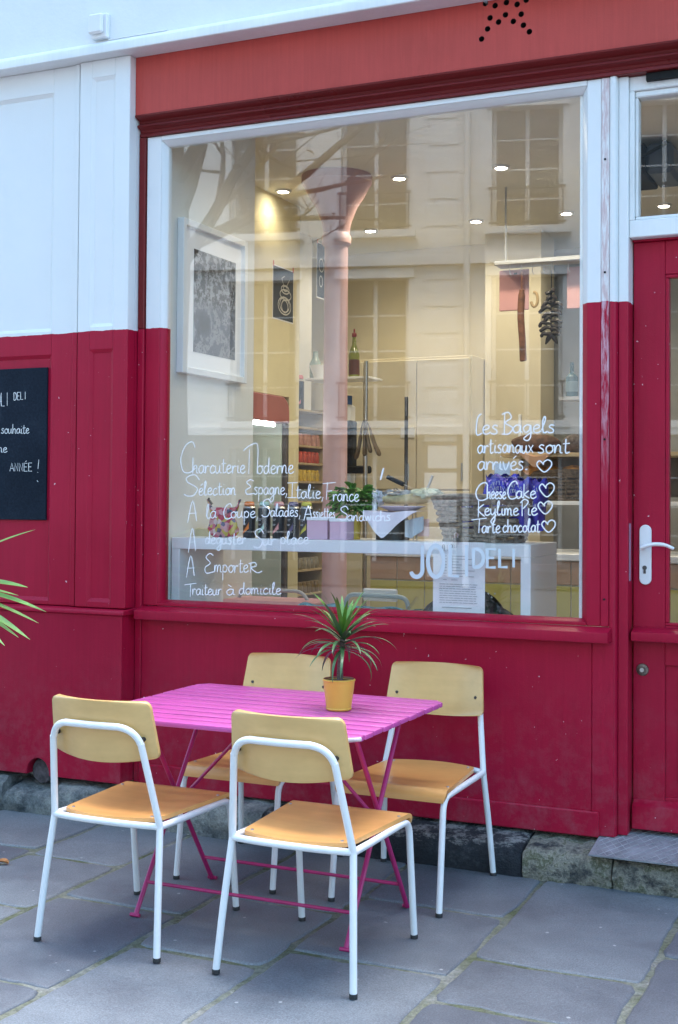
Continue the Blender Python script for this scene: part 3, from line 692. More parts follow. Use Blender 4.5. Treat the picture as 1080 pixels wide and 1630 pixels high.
# ================================================================== INTERIOR SHELL
ZF, ZC = .165, 3.30
struct(MB().box(-5.2, .8, 4.96, 9.6, ZF-.1, ZF).obj('shop_floor', m_ifloor))
struct(MB().box(-5.2, .8, 4.92, 9.6, ZC, ZC+.1).obj('shop_ceiling', m_iceil))
struct(MB().box(-5.3, -2.45, 8.9, 9.0, ZF, ZC).obj('shop_back_wall', m_icream))
struct(MB().box(-2.75, -2.35, 8.55, 8.8995, ZF, ZC).obj('shop_wall_pier', m_icream))
struct(MB().box(-2.4495, .8, 9.3, 9.4, ZF, ZC).obj('shop_alcove_wall', m_grey))
struct(MB().box(-2.6, -2.4505, 9.0005, 9.4, ZF, ZC).obj('shop_alcove_side_wall', m_grey))
struct(MB().box(.7, .8, 4.96, 9.3, ZF, ZC).obj('shop_right_wall', m_iwall))
struct(MB().box(-3.24, -3.105, 4.92, 5.79, ZF, ZC).obj('shop_left_wall_stub', m_iwall))
struct(MB().box(-4.5, -4.4, 5.79, 8.9, ZF, ZC).obj('shop_left_wall', m_iyellow))
struct(MB().box(-4.4, -3.2405, 5.70, 5.79, ZF, ZC).obj('shop_left_alcove_wall', m_iyellow))
pier = struct(MB().box(-4.4, -3.60, 7.19, 7.33, ZF, ZC).obj('shop_yellow_pier', m_iyellow))
struct(MB().box(-4.4, -3.93, 7.3305, 8.2, ZF, ZC).obj('shop_shelf_back_wall', m_iwall))
struct(MB().box(-5.2, -1.04, 4.906, 4.956, -.05, .94).obj('shop_front_lining', m_iwall))
struct(MB().box(-5.2, .8, 4.906, 4.955, 3.03, 3.32).obj('shop_front_head_lining', m_iwall))
struct(MB().box(-5.2, -3.10, 4.906, 4.9195, .9405, 3.03).obj('shop_front_left_lining', m_iwall))

# ceiling downlights; the front row is unseen, added to brighten the window end
m_bulb = emis('downlight_glow', (1, .93, .78), 14)
spots = [(380, 60), (560, 40), (740, 20), (451, 303), (636, 282), (798, 265), (590, 366), (758, 351), (902, 338), (1057, 326), (960, 250)]
pos = ['added unseen as front fill nearest the picture', 'added unseen as fill in the middle of the front', 'added unseen as front fill nearest the door', 'nearest the picture wall', 'just right of the pink column', 'in front of the reflected upper window', 'behind the pink column', 'left of the hanging rail', 'right of the hanging rail', 'seen through the transom window', 'above the window frame']
for (px, py), w_ in zip(spots, pos):
    p = onZ(px, py, ZC) if py > 100 else Vector((-2.45+(px-380)/180*.60, 5.62, ZC))
    t = thing('ceiling_downlight', 'small glowing round ceiling downlight '+w_, 'light', (p.x, p.y, ZC-.012), group='ceiling downlights')
    MB().lathe([(.034, .0), (.048, .0), (.050, .006), (.050, .0119), (.034, .0119)], p-Vector((0, 0, .012)), 24, caps=False).obj('ring', m_plastic, t)
    MB().lathe([(0, .003), (.0338, .003), (.0338, .008), (0, .008)], p-Vector((0, 0, .012)), 24).obj('lamp', m_bulb, t)
    ld = bpy.data.lights.new('downlight', 'SPOT'); ld.energy = 3.4 if p.y < 6 else 1.0 if p.x < -3.3 and p.y < 7.2 else 6.0 if p.y < 7.2 else 3.8; ld.color = (1, .86, .62); ld.spot_size = R(150); ld.spot_blend = .8; ld.shadow_soft_size = .04
    lo = bpy.data.objects.new('lamp_light', ld); COL.objects.link(lo); lo.parent = t; lo.location = (0, 0, -.02)

# cast iron column
cx, cyc = (onY(517, 600, 6.7).x+onY(552, 600, 6.7).x)/2, 6.7
MB().lathe([(.13, 0), (.13, .12), (.10, .16), (.073, .2), (.070, 1.8), (.068, 2.72), (.085, 2.74), (.085, 2.78), (.075, 2.80), (.085, 2.86), (.12, 2.95), (.165, 3.02), (.19, 3.07), (.205, 3.09), (.205, 3.1345)], (cx, cyc, ZF), 32).obj('column', m_colm)
tag(bpy.data.objects['column'], 'pale pink round column with flared capital inside the shop', 'column')

# ------------------------------------------------------------------ framed picture and posters on the left wall
XW = -3.104
def onwall(px, py): q = onX(px, py, XW); return q.y, q.z
(ya, za), (yb_, zb_) = onwall(283, 346), onwall(384, 612)
pic = thing('framed_picture', 'black and white photograph in a wide white frame on the white wall', 'picture', (XW, (ya+yb_)/2, 2.0))
y0, y1, z0, z1 = ya, yb_, 2.005, za
for a in ((y0, y0+.03, z0, z1), (y1-.03, y1, z0, z1)): box('frame', m_laminate, pic, XW, XW+.035, a[0], a[1], a[2], a[3], .002)
for a in ((z0, z0+.03), (z1-.03, z1)): box('frame', m_laminate, pic, XW, XW+.0345, y0+.0302, y1-.0302, a[0], a[1], .002)
box('mount', m_paper, pic, XW+.001, XW+.012, y0+.03, y1-.03, z0+.03, z1-.03, 0)
def photomat():
    m, t, b = newmat('monochrome_photo_print'); v = coords(t, True, (.1, 1, 1)); n = noise(t, v, 5.5, 8, .72); n2 = noise(t, v, 26, 6, .8)
    sp = t.nodes.new('ShaderNodeSeparateXYZ'); t.links.new(v, sp.inputs[0])
    band = t.nodes.new('ShaderNodeMapRange'); band.interpolation_type = 'SMOOTHSTEP'; band.inputs[1].default_value = 2.30; band.inputs[2].default_value = 2.40; t.links.new(sp.outputs[2], band.inputs[0])
    lo = ramp(t, n.outputs['Fac'], ((.40, (.06, .065, .08)), (.5, (.11, .12, .15)), (.52, (.32, .33, .36)), (.58, (.09, .10, .13))))
    hi = ramp(t, n2.outputs['Fac'], ((.40, (.012, .012, .014)), (.49, (.05, .04, .035)), (.56, (.40, .40, .42)), (.66, (.14, .15, .17))))
    t.links.new(mixc(t, band.outputs[0], lo.outputs[0], hi.outputs[0]), b.inputs['Base Color']); b.inputs['Roughness'].default_value = .5
    return m
m_photo = photomat()
box('photograph', m_photo, pic, XW+.0122, XW+.014, y0+.13, y1-.09, 2.115, 2.60, 0)
def strokes(name, polys, mat, parent, hw, fn, extra=0):
    """flat lettering: ribbons of half width hw; fn maps a 2D point to a place, out of the surface by extra"""
    m = MB(); side_on = fn.__name__ == 'onside'
    for si, pl_ in enumerate(polys):
        # every later stretch of a stroke lies a hair proud of the one it crosses
        P = [fn(*p)+(Vector((1, 0, 0)) if side_on else Vector((0, -1, 0)))*(i*1.6e-5+(si % 9)*9e-5) for i, p in enumerate(pl_)]; n = len(P)
        if n < 2: continue
        T = [(P[min(n-1, i+1)]-P[max(0, i-1)]).normalized() for i in range(n)]
        side = [(Vector((1, 0, 0)) if side_on else Vector((0, -1, 0))).cross(t) for t in T]
        side = [s.normalized() if s.length > 1e-6 else Vector((1, 0, 0)) for s in side]
        vs = []
        for i in range(n):
            h = hw*(1.0 if 0 < i < n-1 else .75); vs += [P[i]-side[i]*h, P[i]+side[i]*h]
        m.add(vs, [(2*i, 2*i+1, 2*i+3, 2*i+2) for i in range(n-1)])
    return m.obj(name, mat, parent)
def circ(cx_, cy_, rx, ry, n=18, a0=0): return [(cx_+rx*math.cos(a0+2*math.pi*k/n), cy_+ry*math.sin(a0+2*math.pi*k/n)) for k in range(n+1)]
XP = -3.60
struct(MB().box(-4.4, -3.60, 5.7905, 7.1895, 2.068, ZC).obj('shop_wall_above_fridge', m_iyellow))
def poster(px0, py0, px1, py1, label, motif, X=XP):
    a, b = onX(px0, py0, X), onX(px1, py1, X); c = onX(px0, (py0+py1)/2, X)
    zt = onX(px0, py0, X).z; zl = onX(px1, py1, X).z
    t = thing('poster', label, 'poster', (X, (a.y+b.y)/2, zl))
    box('border', m_paper, t, X+.0004, X+.002, a.y-.006, b.y+.006, zl-.008, zt+.008, 0)
    box('print', pm('ink_blue_black_print', (.045, .052, .065), .6, var=.25, scale=4), t, X+.0021, X+.003, a.y, b.y, zl, zt, 0)
    W, H = b.y-a.y, zt-zl
    def onside(u, v): return Vector((X+.0045, a.y+W*u, zl+H*v))
    strokes('line_drawing', motif, pm('chalk_line_print', (.62, .60, .55), .8), t, .004, onside)
    for s in (0, 1): box('red_tape', pm('red_tape', (.6, .12, .08), .6), t, X+.0031, X+.004, (a.y-.004, b.y-.008)[s], (a.y+.008, b.y+.004)[s], zt-.004, zt+.03, 0)
poster(435, 422, 466, 514, 'dark poster with a pale looped drawing taped to the yellow wall', [circ(.55, .28, .32, .17), circ(.55, .3, .24, .14), circ(.56, .27, .16, .12), circ(.6, .5, .28, .1), circ(.58, .6, .2, .08), circ(.58, .62, .1, .05), [(.5, .68), (.4, .8), (.55, .86)], [(.65, .68), (.8, .82)]])
poster(505, 386, 517, 476, 'narrow dark poster half hidden behind the pink column', [circ(.5, .6, .3, .12), circ(.45, .3, .2, .1)], -3.93)

# ------------------------------------------------------------------ open fridge
m_frpink = pm('dusty_red_enamel', (.40, .13, .12), .4, var=.08)
m_frin = pm('pale_green_fridge_liner', (.58, .66, .56), .4, var=.03)
fr = thing('open_fridge', 'open refrigerated cabinet with dusty red rounded hood and pale green inside', 'fridge', (-3.9, 6.5, ZF))
yA, yB = 5.80, 7.18; xF, xB = -3.60, -4.38
box('back_panel', m_frin, fr, xB, xB+.05, yA, yB, ZF, 2.04, .004)
for a in ((yA, yA+.03), (yB-.03, yB)): box('side_panel', m_frin if a[0] > 6 else m_frpink, fr, xB+.0505, xF-.03, a[0], a[1], ZF, 1.90, .004)
box('edge_post', pm('dark_fridge_edge', (.10, .09, .09), .5), fr, xF-.0295, xF+.004, yB-.03, yB+.004, ZF, 1.90, .006)
MB().prism([(yA, 1.9005), (yB-.0, 1.9005)]+[(yB-.10+.10*math.cos(a*math.pi/16), 1.965+.10*math.sin(a*math.pi/16)) for a in range(9)]+[(yA, 2.065)], 'x', xB, xF+.01).obj('hood', m_frpink, fr, .006)
MB().tube([(xF-.02, yA+.04, 1.885), (xF-.02, yB-.16, 1.885)], .012, 10).obj('light_tube', emis('fridge_tube_glow', (.9, 1, .95), 5), fr)
for z in (.55, .95, 1.35): box('shelf', m_steel, fr, xB+.051, xF-.25, yA+.031, yB-.031, z, z+.015, .002)
box('base', m_frpink, fr, xB+.0505, xF, yA+.0305, yB-.0305, ZF, .50, .02)
for i, (z, c) in enumerate(((1.365, (.5, .5, .45)), (1.365, (.2, .25, .2)), (.965, (.5, .3, .2)))):
    p = MB().lathe([(.03, 0), (.032, .005), (.032, .10), (.018, .13), (.016, .16), (0, .16)], (-3.98, 6.80+i*.11 if i < 2 else 6.95, z), 14).obj('drink_bottle', pm('bottle_%d' % i, c, .3))
    tag(p, ['pale bottle at the near end of the fridge shelf', 'dark green bottle second along the upper fridge shelf', 'brown bottle on the middle fridge shelf'][i], 'bottle', 'bottles in the fridge')

# ------------------------------------------------------------------ wall shelves with rows of small jars
sh = thing('jar_shelf', 'narrow wooden shelf unit of small jars between yellow pier and pink column', 'shelf', (-3.75, 7.6, ZF))
m_shelf = pm('beech_shelf', (.55, .42, .24), .5, var=.1, scale=10)
yS0, yS1 = 7.332, 7.80
box('side_board', m_shelf, sh, -3.92, -3.64, yS1, yS1+.02, ZF, 2.03, .002)
zs = [1.42+(q-1.42)*1.09 for q in [.42, .565, .71, .86, 1.005, 1.15, 1.29, 1.415, 1.535, 1.645, 1.75, 1.86, 1.965]]
for z in zs: box('shelf_board', m_shelf, sh, -3.92, -3.64, yS0, yS1-.0005, z-.014, z, .002)
jar = MB().lathe([(.0215, 0), (.024, .004), (.024, .05), (.019, .058), (.019, .060)], (0, 0, 0), 12).mesh('jar_body')
cap = MB().lathe([(.020, .0602), (.020, .072), (.012, .076), (0, .076)], (0, 0, 0), 12).mesh('jar_lid')
rowsj = [(1.75, (.62, .35, .30), 'pinkish white'), (1.645, (.55, .08, .04), 'red'), (1.535, (.66, .44, .04), 'yellow'), (1.415, (.35, .42, .46), 'pale blue'), (1.29, (.25, .22, .18), 'brownish'), (1.005, (.32, .28, .20), 'tan'), (.86, (.24, .17, .08), 'dark honey coloured'), (.71, (.42, .36, .22), 'cream')]
for z, c, nm in rowsj:
    jm = pm('jar_'+nm.replace(' ', '_'), c, .3, var=.25, scale=40); lm = pm('jarlid_'+nm.replace(' ', '_'), [min(1, x*1.25) for x in c], .4)
    j2 = jar.copy(); j2.materials.clear(); j2.materials.append(jm); l2 = cap.copy(); l2.materials.clear(); l2.materials.append(lm)
    for k in range(7):
        j = bpy.data.objects.new('small_jar', j2); COL.objects.link(j); j.location = (-3.67+rs.uniform(-.004, .004), yS0+.035+k*.062, 1.42+(z-1.42)*1.09+.0003); j.rotation_euler = (0, 0, rs.uniform(0, 6))
        tag(j, 'small %s jar on the narrow shelf unit by the pink column' % nm, 'jar', 'row of %s jars' % nm)
        l = bpy.data.objects.new('lid', l2); COL.objects.link(l); l.parent = j

# spray-can style tins: black cans with coloured tops
def can(loc, col, label, r=.0275, h=.135, rot=0):
    t = thing('spray_can', label, 'can', loc, rot, 'black cans with coloured caps')
    MB().lathe([(r-.002, 0), (r, .003), (r, h*.80), (r-.001, h*.815)], seg=24).obj('body', pm('can_black', (.012, .014, .02), .3), t, local=True)
    MB().lathe([(r, h*.8155), (r+.0008, h*.82), (r-.006, h*.88), (r-.008, h*.885)], seg=24, caps=False).obj('shoulder', m_steel, t, local=True)
    cm = pm('cap_%.2f_%.2f_%.2f' % col, col, .45, var=.05)
    MB().lathe([(r-.008, h*.8855), (r-.005, h*.89), (r-.005, h*.95), (r-.012, h), (0, h)], seg=24).obj('cap', cm, t, local=True)
    fl = MB()                                           # printed flash round the can
    n = 14
    for k in range(n):
        a0, a1 = R(-150+k*110/n), R(-150+(k+1)*110/n); f0, f1 = (k/n)**1.6, ((k+1)/n)**1.6
        P = lambda a, z: (math.cos(a)*(r+.0006), math.sin(a)*(r+.0006), z)
        fl.add([P(a0, .012+.03*f0), P(a1, .012+.03*f1), P(a1, .018+.055*f1), P(a0, .014+.045*f0)], [(0, 1, 2, 3)])
    fl.obj('colour_flash', cm, t, local=True)
    bl_ = MB()
    for zq, w2 in ((.085, .5), (.079, .35), (.062, .4), (.058, .3)):
        P = lambda a, z: (math.cos(a)*(r+.0006), math.sin(a)*(r+.0006), z)
        for k in range(4):
            a0 = R(-90)-w2+k*w2/2; bl_.add([P(a0, zq), P(a0+w2/2*.96, zq), P(a0+w2/2*.96, zq+.0028), P(a0, zq+.0028)], [(0, 1, 2, 3)])
    bl_.obj('print', m_grey, t, local=True)
    return t
# small black box with bright lids on top of shelf
for i, (c, n_) in enumerate((((.75, .60, .05), 'yellow'), ((.30, .50, .60), 'pale blue'), ((.75, .25, .28), 'pink'))):
    can((-3.71, 7.385+.082*i, 2.0145), c, 'black can with %s cap on top of the narrow jar shelf' % n_, .036, .23)

# ------------------------------------------------------------------ kitchen at the back
pole = thing('steel_shelf_pole', 'steel pole with small shelf and hanging tools behind the pink column', 'shelf', (onY(582, 800, 7.6).x, 7.6, ZF))
pxx = pole.location.x
MB().tube([(pxx, 7.6, ZF), (pxx, 7.6, onY(582, 575, 7.6).z)], .013, 12).obj('pole', m_steel, pole)
zsf = onY(582, 598, 7.6).z
box('shelf_board', m_laminate, pole, pxx-.45, pxx+.012, 7.62, 7.85, zsf-.015, zsf, .002)
gl_ = MB()
for k, (dx, L, rz_) in enumerate(((-.03, .20, -.3), (.03, .16, .25), (.07, .18, .55), (.005, .18, 0))):
    zt = onY(582, 682, 7.6).z
    gl_.tube(catmull([(pxx+dx*.2, 7.575, zt+.05), (pxx+dx*.6, 7.57, zt), (pxx+dx, 7.57, zt-L*.5), (pxx+dx+math.sin(rz_)*L*.45, 7.57, zt-L)]), [.006]*5+[.010]*3+[.020]*4+[.024]*3+[.012], 8, flat=.5)
gl_.obj('hanging_spoons', pm('dark_wood_spoon', (.12, .09, .06), .6), pole)
def bottle(loc, prof, mat, label, parts=(), group=None, cat='bottle'):
    t = thing('bottle', label, cat, loc, 0, group)
    MB().lathe(prof, seg=20).obj('body', mat, t, local=True)
    for n_, p_, m_ in parts: MB().lathe(p_, seg=20, caps=p_[-1][0] == 0).obj(n_, m_, t, local=True)
    return t
bz = zsf+.0005
bottle((onY(564, 590, 7.72).x, 7.72, bz), [(.030, 0), (.035, .005), (.036, .15), (.030, .18), (.014, .22), (.012, .27)], pm('green_bottle_glass', (.22, .24, .06), .12), 'bottle with red pourer and dark label on the shelf beside the pole',
       [('label_band', [(.0365, .02), (.0365, .12)], pm('dark_label', (.10, .03, .02), .5)), ('pourer', [(.013, .2705), (.016, .275), (.016, .295), (.006, .30), (.005, .325), (0, .325)], pm('red_black', (.25, .03, .03), .5))])
bottle((onY(507, 560, 7.75).x-.02, 7.75, bz), [(.035, 0), (.04, .005), (.04, .11), (.02, .15), (.016, .19), (0, .19)], pm('pale_green_glass', (.32, .40, .34), .15), 'pale green glass bottle left of the pink column')
bw_ = MB().lathe([(.04, 0), (.045, .003), (.075, .09), (.070, .09), (.04, .008), (0, .008)], (onY(511, 580, 7.72).x, 7.72, bz), 20).obj('bowl', m_laminate); tag(bw_, 'small white bowl on the shelf left of the pink column', 'bowl')
cj = thing('water_cooler_jug', 'tall pale container with blue cap right of the pink column', 'container', (onY(556, 660, 7.8).x, 7.8, 1.45))
box('body', m_laminate, cj, cj.location.x-.05, cj.location.x+.03, 7.75, 7.85, 1.45, 2.06, .015)
MB().lathe([(.03, 0), (.03, .06), (0, .06)], (cj.location.x-.01, 7.8, 2.0605), 16).obj('cap', pm('blue_cap', (.05, .12, .28), .5), cj)
mixr = thing('coffee_grinder', 'black kitchen appliance arm on the cupboard right of the pink column', 'appliance', (onY(560, 700, 7.75).x, 7.75, 1.60))
X_ = mixr.location.x; box('stand', m_black, mixr, X_-.03, X_+.02, 7.72, 7.80, 1.60, 1.95, .01); box('tray', m_black, mixr, X_-.03, X_+.12, 7.70, 7.82, 1.60, 1.65, .01)
cab = thing('kitchen_cupboard', 'cream kitchen cupboard with tall doors on the back wall', 'cupboard', (-3.05, 8.6, ZF))
m_cab = pm('cream_cupboard', (.74, .67, .50), .45, var=.03)
xa_ = -3.95
box('carcass', m_cab, cab, -3.95, -2.76, 8.30, 8.899, ZF, 2.42, .003)
for i, (a, b) in enumerate(((-3.94, -3.56), (-3.555, -3.16), (-3.155, -2.77))):
    box('cupboard_door', m_cab, cab, a, b, 8.275, 8.2995, 1.50, 2.40, .004)
    box('cupboard_door', m_cab, cab, a, b, 8.275, 8.2995, ZF+.05, 1.49, .004)
    MB().tube([(b-.05, 8.262, 1.56), (b-.05, 8.262, 1.68)], .006, 8).obj('door_handle', m_steel, cab)
bx = onY(647, 700, 7.6).x
bp = MB().tube([(bx, 7.6, 1.13), (bx, 7.6, onY(647, 632, 7.6).z)], .012, 10).obj('black_pole', m_rubber); tag(bp, 'thin black upright post standing on the tiled counter', 'post')
wt = MB().box(bx-.30, bx-.20, 8.262, 8.274, 1.86, 1.93).obj('wall_socket', m_plastic); tag(wt, 'white double socket on the cream cupboard', 'socket')

# tiled counter
YC = 6.95
ctr = thing('tiled_counter', 'service counter with beige and yellow tiled front', 'counter', (-1.6, 7.25, ZF))
CX0, CX1 = cx+.12, -.35
box('carcass', m_grout, ctr, CX0, CX1, YC+.008, 7.60, ZF, 1.095, 0)
box('counter_top', m_laminate, ctr, CX0-.02, CX1, YC-.03, 7.62, 1.0955, 1.135, .004)
zt0, zt1, zt2 = onY(700, 888, YC).z, onY(700, 925, YC).z, .55
tw = .172
n = int((CX1-CX0)/tw)
tb = MB().box(0, tw-.006, 0, .008, 0, zt0-zt1-.006).mesh('tile_b', .0012); tb.materials.append(m_tileb)
ty = MB().box(0, tw-.006, 0, .008, 0, .18).mesh('tile_y', .0012); ty.materials.append(m_tiley)
for k in range(n):
    for nm_, me_, z in (('tile', tb, zt1+.003), ('tile', ty, zt1-.186), ('tile', ty, zt1-.372), ('tile', ty, zt1-.558)):
        o = bpy.data.objects.new(nm_, me_); COL.objects.link(o); o.parent = ctr; o.location = Vector((CX0+k*tw, YC, z))-ctr.location
# white shelves behind the counter
rk = thing('bread_rack', 'white rack with shelves behind the counter carrying bread and a basket', 'shelf', (-1.75, 7.3, 1.136))
for z, d in ((1.425, .18), (1.70, .16)): box('shelf_board', m_laminate if z < 1.6 else m_shelf, rk, -2.20, -1.0, 7.15, 7.50, z-.022, z, .002)
for x in (-2.20, -1.02): box('upright', m_laminate, rk, x, x+.018, 7.50, 7.52, 1.136, 1.95, .002)
box('back_board', pm('brown_back_board', (.20, .16, .12), .6), rk, -2.181, -1.021, 7.505, 7.515, 1.45, 1.69, 0)
def basket(name, label, c, rx0, ry0, rx1, ry1, h, rows_, mat, rad):
    t = thing(name, label, 'basket', c)
    ns = 18
    def ring(z, rx, ry, amp, ph, n=ns*4):
        out = []
        for k in range(n):
            a = 2*math.pi*k/n; e = 2.6
            ca, sa = math.cos(a), math.sin(a); q = (abs(ca)**e+abs(sa)**e)**(-1/e)
            wv = 1+amp*math.cos(ns/2*a*2+ph)
            out.append((rx*q*ca*wv, ry*q*sa*wv, z+rad*.5*math.sin(3*a+z*70)))
        return out
    for i in range(rows_):
        f = i/(rows_-1); z = rad+(h-2*rad)*f; rx = rx0+(rx1-rx0)*f; ry = ry0+(ry1-ry0)*f
        MB().tube(ring(z, rx, ry, .045, math.pi*(i % 2)), rad*rs.uniform(.85, 1.1), 6, closed=True).obj('woven_strand', mat, t, local=True)
    for dz, dr in ((0, 1.02), (rad*1.6, 1.05)): MB().tube(ring(h+dz, rx1*dr, ry1*dr, .012, dz*400), rad*1.35, 7, closed=True).obj('rim', mat, t, local=True)
    st = MB()
    for k in range(ns):
        a = 2*math.pi*(k+.5)/ns; e = 2.6; ca, sa = math.cos(a), math.sin(a); q = (abs(ca)**e+abs(sa)**e)**(-1/e)
        st.tube([(rx0*q*ca, ry0*q*sa, 0), (rx1*q*ca, ry1*q*sa, h)], rad*.8, 5)
    st.obj('stakes', mat, t, local=True)
    MB().prism([(rx0*.97*q_[0], ry0*.97*q_[1]) for q_ in [((abs(math.cos(a))**2.6+abs(math.sin(a))**2.6)**(-1/2.6)*math.cos(a), (abs(math.cos(a))**2.6+abs(math.sin(a))**2.6)**(-1/2.6)*math.sin(a)) for a in [2*math.pi*k/40 for k in range(40)]]], 'z', 0, .012).obj('base', mat, t, local=True)
    return t
bc = onY(885, 795, 7.28)
basket('bread_basket', 'dark wicker basket of pastries on the rack behind the counter', (bc.x+.02, 7.31, 1.4255), .16, .10, .18, .12, .150, 7, m_wickerd, .0098)
m_bun = pm('golden_pastry', (.55, .24, .05), .6, var=.4, scale=30, bmp=.5, bscale=50)
def blob(name, c, r, mat, label, cat, sx=1, sy=1, sz=1, amp=.08, seed=0, group=None):
    q = random.Random(seed); ph = [q.uniform(0, 6) for _ in range(6)]
    def fn(u, v):
        a = 2*math.pi*u; b = math.pi*(v-.5)*.999
        k = 1+amp*(math.sin(3*a+ph[0])*math.cos(2*b+ph[1])+.6*math.sin(7*a+ph[2])*math.sin(5*b+ph[3])+.4*math.sin(11*a+ph[4]))
        return Vector(c)+Vector((r*sx*k*math.cos(b)*math.cos(a), r*sy*k*math.cos(b)*math.sin(a), r*sz*k*math.sin(b)))
    o = MB().grid(fn, 28, 15, True).obj(name, mat, ang=80); return tag(o, label, cat, group)
for i, (px, s_) in enumerate(((856, 1.3), (880, .9), (915, 1.2))):
    p = onY(px, 748, 7.28); blob('pastry', (p.x, 7.24+.01*i, 1.585+.012*s_), .055, m_bun, ['flat golden pastry on the left of the dark basket', 'small golden pastry in the middle of the dark basket', 'round crusty golden bun on the right of the dark basket'][i], 'pastry', s_, .9, .55, .12, i, 'pastries in the dark basket')
m_bread = pm('dark_bread_crust', (.10, .05, .03), .7, var=.6, scale=25, bmp=.6, bscale=40)
p = onY(860, 700, 7.28); blob('bread_loaf', (p.x-.03, 7.30, 1.765), .062, m_bread, 'long dark loaf lying on brown paper on the upper rack shelf', 'bread', 2.4, .9, .8, .06, 5)
p = onY(906, 700, 7.28); blob('bread_loaf', (p.x+.03, 7.30, 1.760), .06, pm('grey_floured_crust', (.13, .11, .11), .8, var=.5, scale=40, bmp=.5), 'floury grey loaf at the right of the upper rack shelf', 'bread', 1.2, .9, .85, .07, 9)
m_kraft = pm('kraft_paper', (.55, .34, .22), .8, var=.08)
k0 = onY(815, 712, 7.12)
MB().sheet(lambda u, v: Vector((k0.x-.02+.34*u, 7.13+.20*v if v > .3 else 7.13-.0, 1.704+.004*math.sin(9*u)+(0 if v > .3 else -(.3-v)*.30*max(0, 1-abs(u-.45)*3.2)))), 20, 10, .0015).obj('kraft_paper', m_kraft)
tag(bpy.data.objects['kraft_paper'], 'sheet of brown paper hanging over the upper rack shelf', 'paper')

# hanging rail with cured meat
ra, rb_ = onY(790, 421, 7.3), onY(960, 412, 7.3)
rl = thing('hanging_rail', 'grey rail under the ceiling for hanging sausages and peppers', 'rail', (ra.x+.4, 7.34, ra.z))
box('rail_board', m_grey, rl, ra.x, rb_.x+.9, 7.26, 7.40, ra.z-.012, ra.z+.012, .002)
for x in (ra.x+.05, ra.x+1.2): MB().tube([(x, 7.33, ra.z+.0125), (x, 7.33, ZC)], .006, 6).obj('hanger', m_grey, rl)
hk = MB()
for px in (812, 830, 848, 866, 880, 905): p = onY(px, 425, 7.3); hk.tube([(p.x, 7.30, ra.z-.0125), (p.x, 7.30, ra.z-.06), (p.x+.01, 7.30, ra.z-.075)], .0025, 5)
hk.obj('hooks', m_steel, rl)
p, q = onY(831, 462, 7.3), onY(833, 575, 7.3)
o = MB().tube(catmull([(p.x, 7.30, p.z+.12), (p.x, 7.3, p.z+.02), (p.x, 7.30, p.z-.01), (p.x-.006, 7.30, (p.z+q.z)/2+.06), (p.x+.004, 7.3, (p.z+q.z)/2-.08), (q.x, 7.30, q.z+.02), (q.x+.002, 7.30, q.z)]), [.003]*5+[.004]*4+[.016]*2+[.021]*17+[.016]*2+[.008], 12).obj('dry_sausage', pm('cured_sausage', (.17, .065, .03), .6, var=.5, scale=18, bmp=.4)); tag(o, 'long brown dry sausage hanging from the rail', 'sausage')
p, q = onY(851, 465, 7.3), onY(852, 488, 7.3)
o = MB().tube([(p.x+.02*math.sin(a), 7.30, (p.z+q.z)/2+(p.z-q.z)/2*math.cos(a)) for a in [k*math.pi*1.5/12-.3 for k in range(13)]], .009, 8).obj('small_sausage', pm('pale_sausage', (.45, .33, .18), .6)); tag(o, 'small pale curled sausage between long sausage and peppers', 'sausage')
pg = thing('pepper_garland', 'string of dark dried peppers hanging from the rail', 'dried peppers', (onY(878, 545, 7.3).x, 7.3, onY(878, 545, 7.3).z))
m_pep = pm('dried_pepper', (.018, .012, .014), .45, var=.4)
zt_, zb2 = onY(878, 462, 7.3).z, onY(878, 545, 7.3).z; xg_ = pg.location.x
MB().tube([(xg_, 7.3, ra.z-.06), (xg_, 7.3, zb2+.03)], .003, 5).obj('string', m_black, pg)
for k in range(19):
    z = zt_-.01-(zt_-zb2-.05)*k/18; s = -1 if k % 2 else 1; L = rs.uniform(.045, .075) if k > 4 else rs.uniform(.02, .04)
    MB().tube(catmull([(xg_, 7.3, z), (xg_+s*L*.4, 7.29, z+rs.uniform(-.005, .015)), (xg_+s*L*.8, 7.285, z+rs.uniform(-.02, .008)), (xg_+s*L, 7.285, z+rs.uniform(-.03, .005))], 3), [.010]*3+[.013]*3+[.011]*3+[.003], 7).obj('pepper', m_pep, pg)
for s in (-1, 1): MB().tube([(xg_, 7.3, zb2+.05), (xg_+s*.02, 7.3, zb2+.02), (xg_+s*.035, 7.3, zb2-.01)], [.016, .015, .004], 7).obj('pepper', m_pep, pg)
m_tray = pm('pink_plastic_tray', (.62, .33, .33), .5, var=.05)
for i, (a, b, c, d) in enumerate(((793, 430, 840, 492), (901, 424, 950, 488))):
    p, q = onY(a, b, 7.36), onY(c, d, 7.36)
    t = thing('pink_cutting_board', ['pink plastic board hanging at the left end of the rail', 'pink plastic board half hidden by the window frame at the right of the rail'][i], 'cutting board', ((p.x+q.x)/2, 7.38, q.z), group='pink boards on the rail')
    box('board', m_tray, t, p.x, q.x, 7.385, 7.397, q.z, p.z, .004)
    box('hang_hole', m_black, t, (p.x+q.x)/2, (p.x+q.x)/2+.02, 7.3835, 7.3847, p.z-.03, p.z-.018, 0)
p, q = onY(910, 632, 7.3), onY(910, 577, 7.3)
ls = MB().box(p.x-.06, p.x+.5, 7.25, 7.40, p.z-.02, p.z).obj('bottle_shelf', m_grey); tag(ls, 'short grey shelf carrying the blue bottle', 'shelf')
hh = q.z-p.z
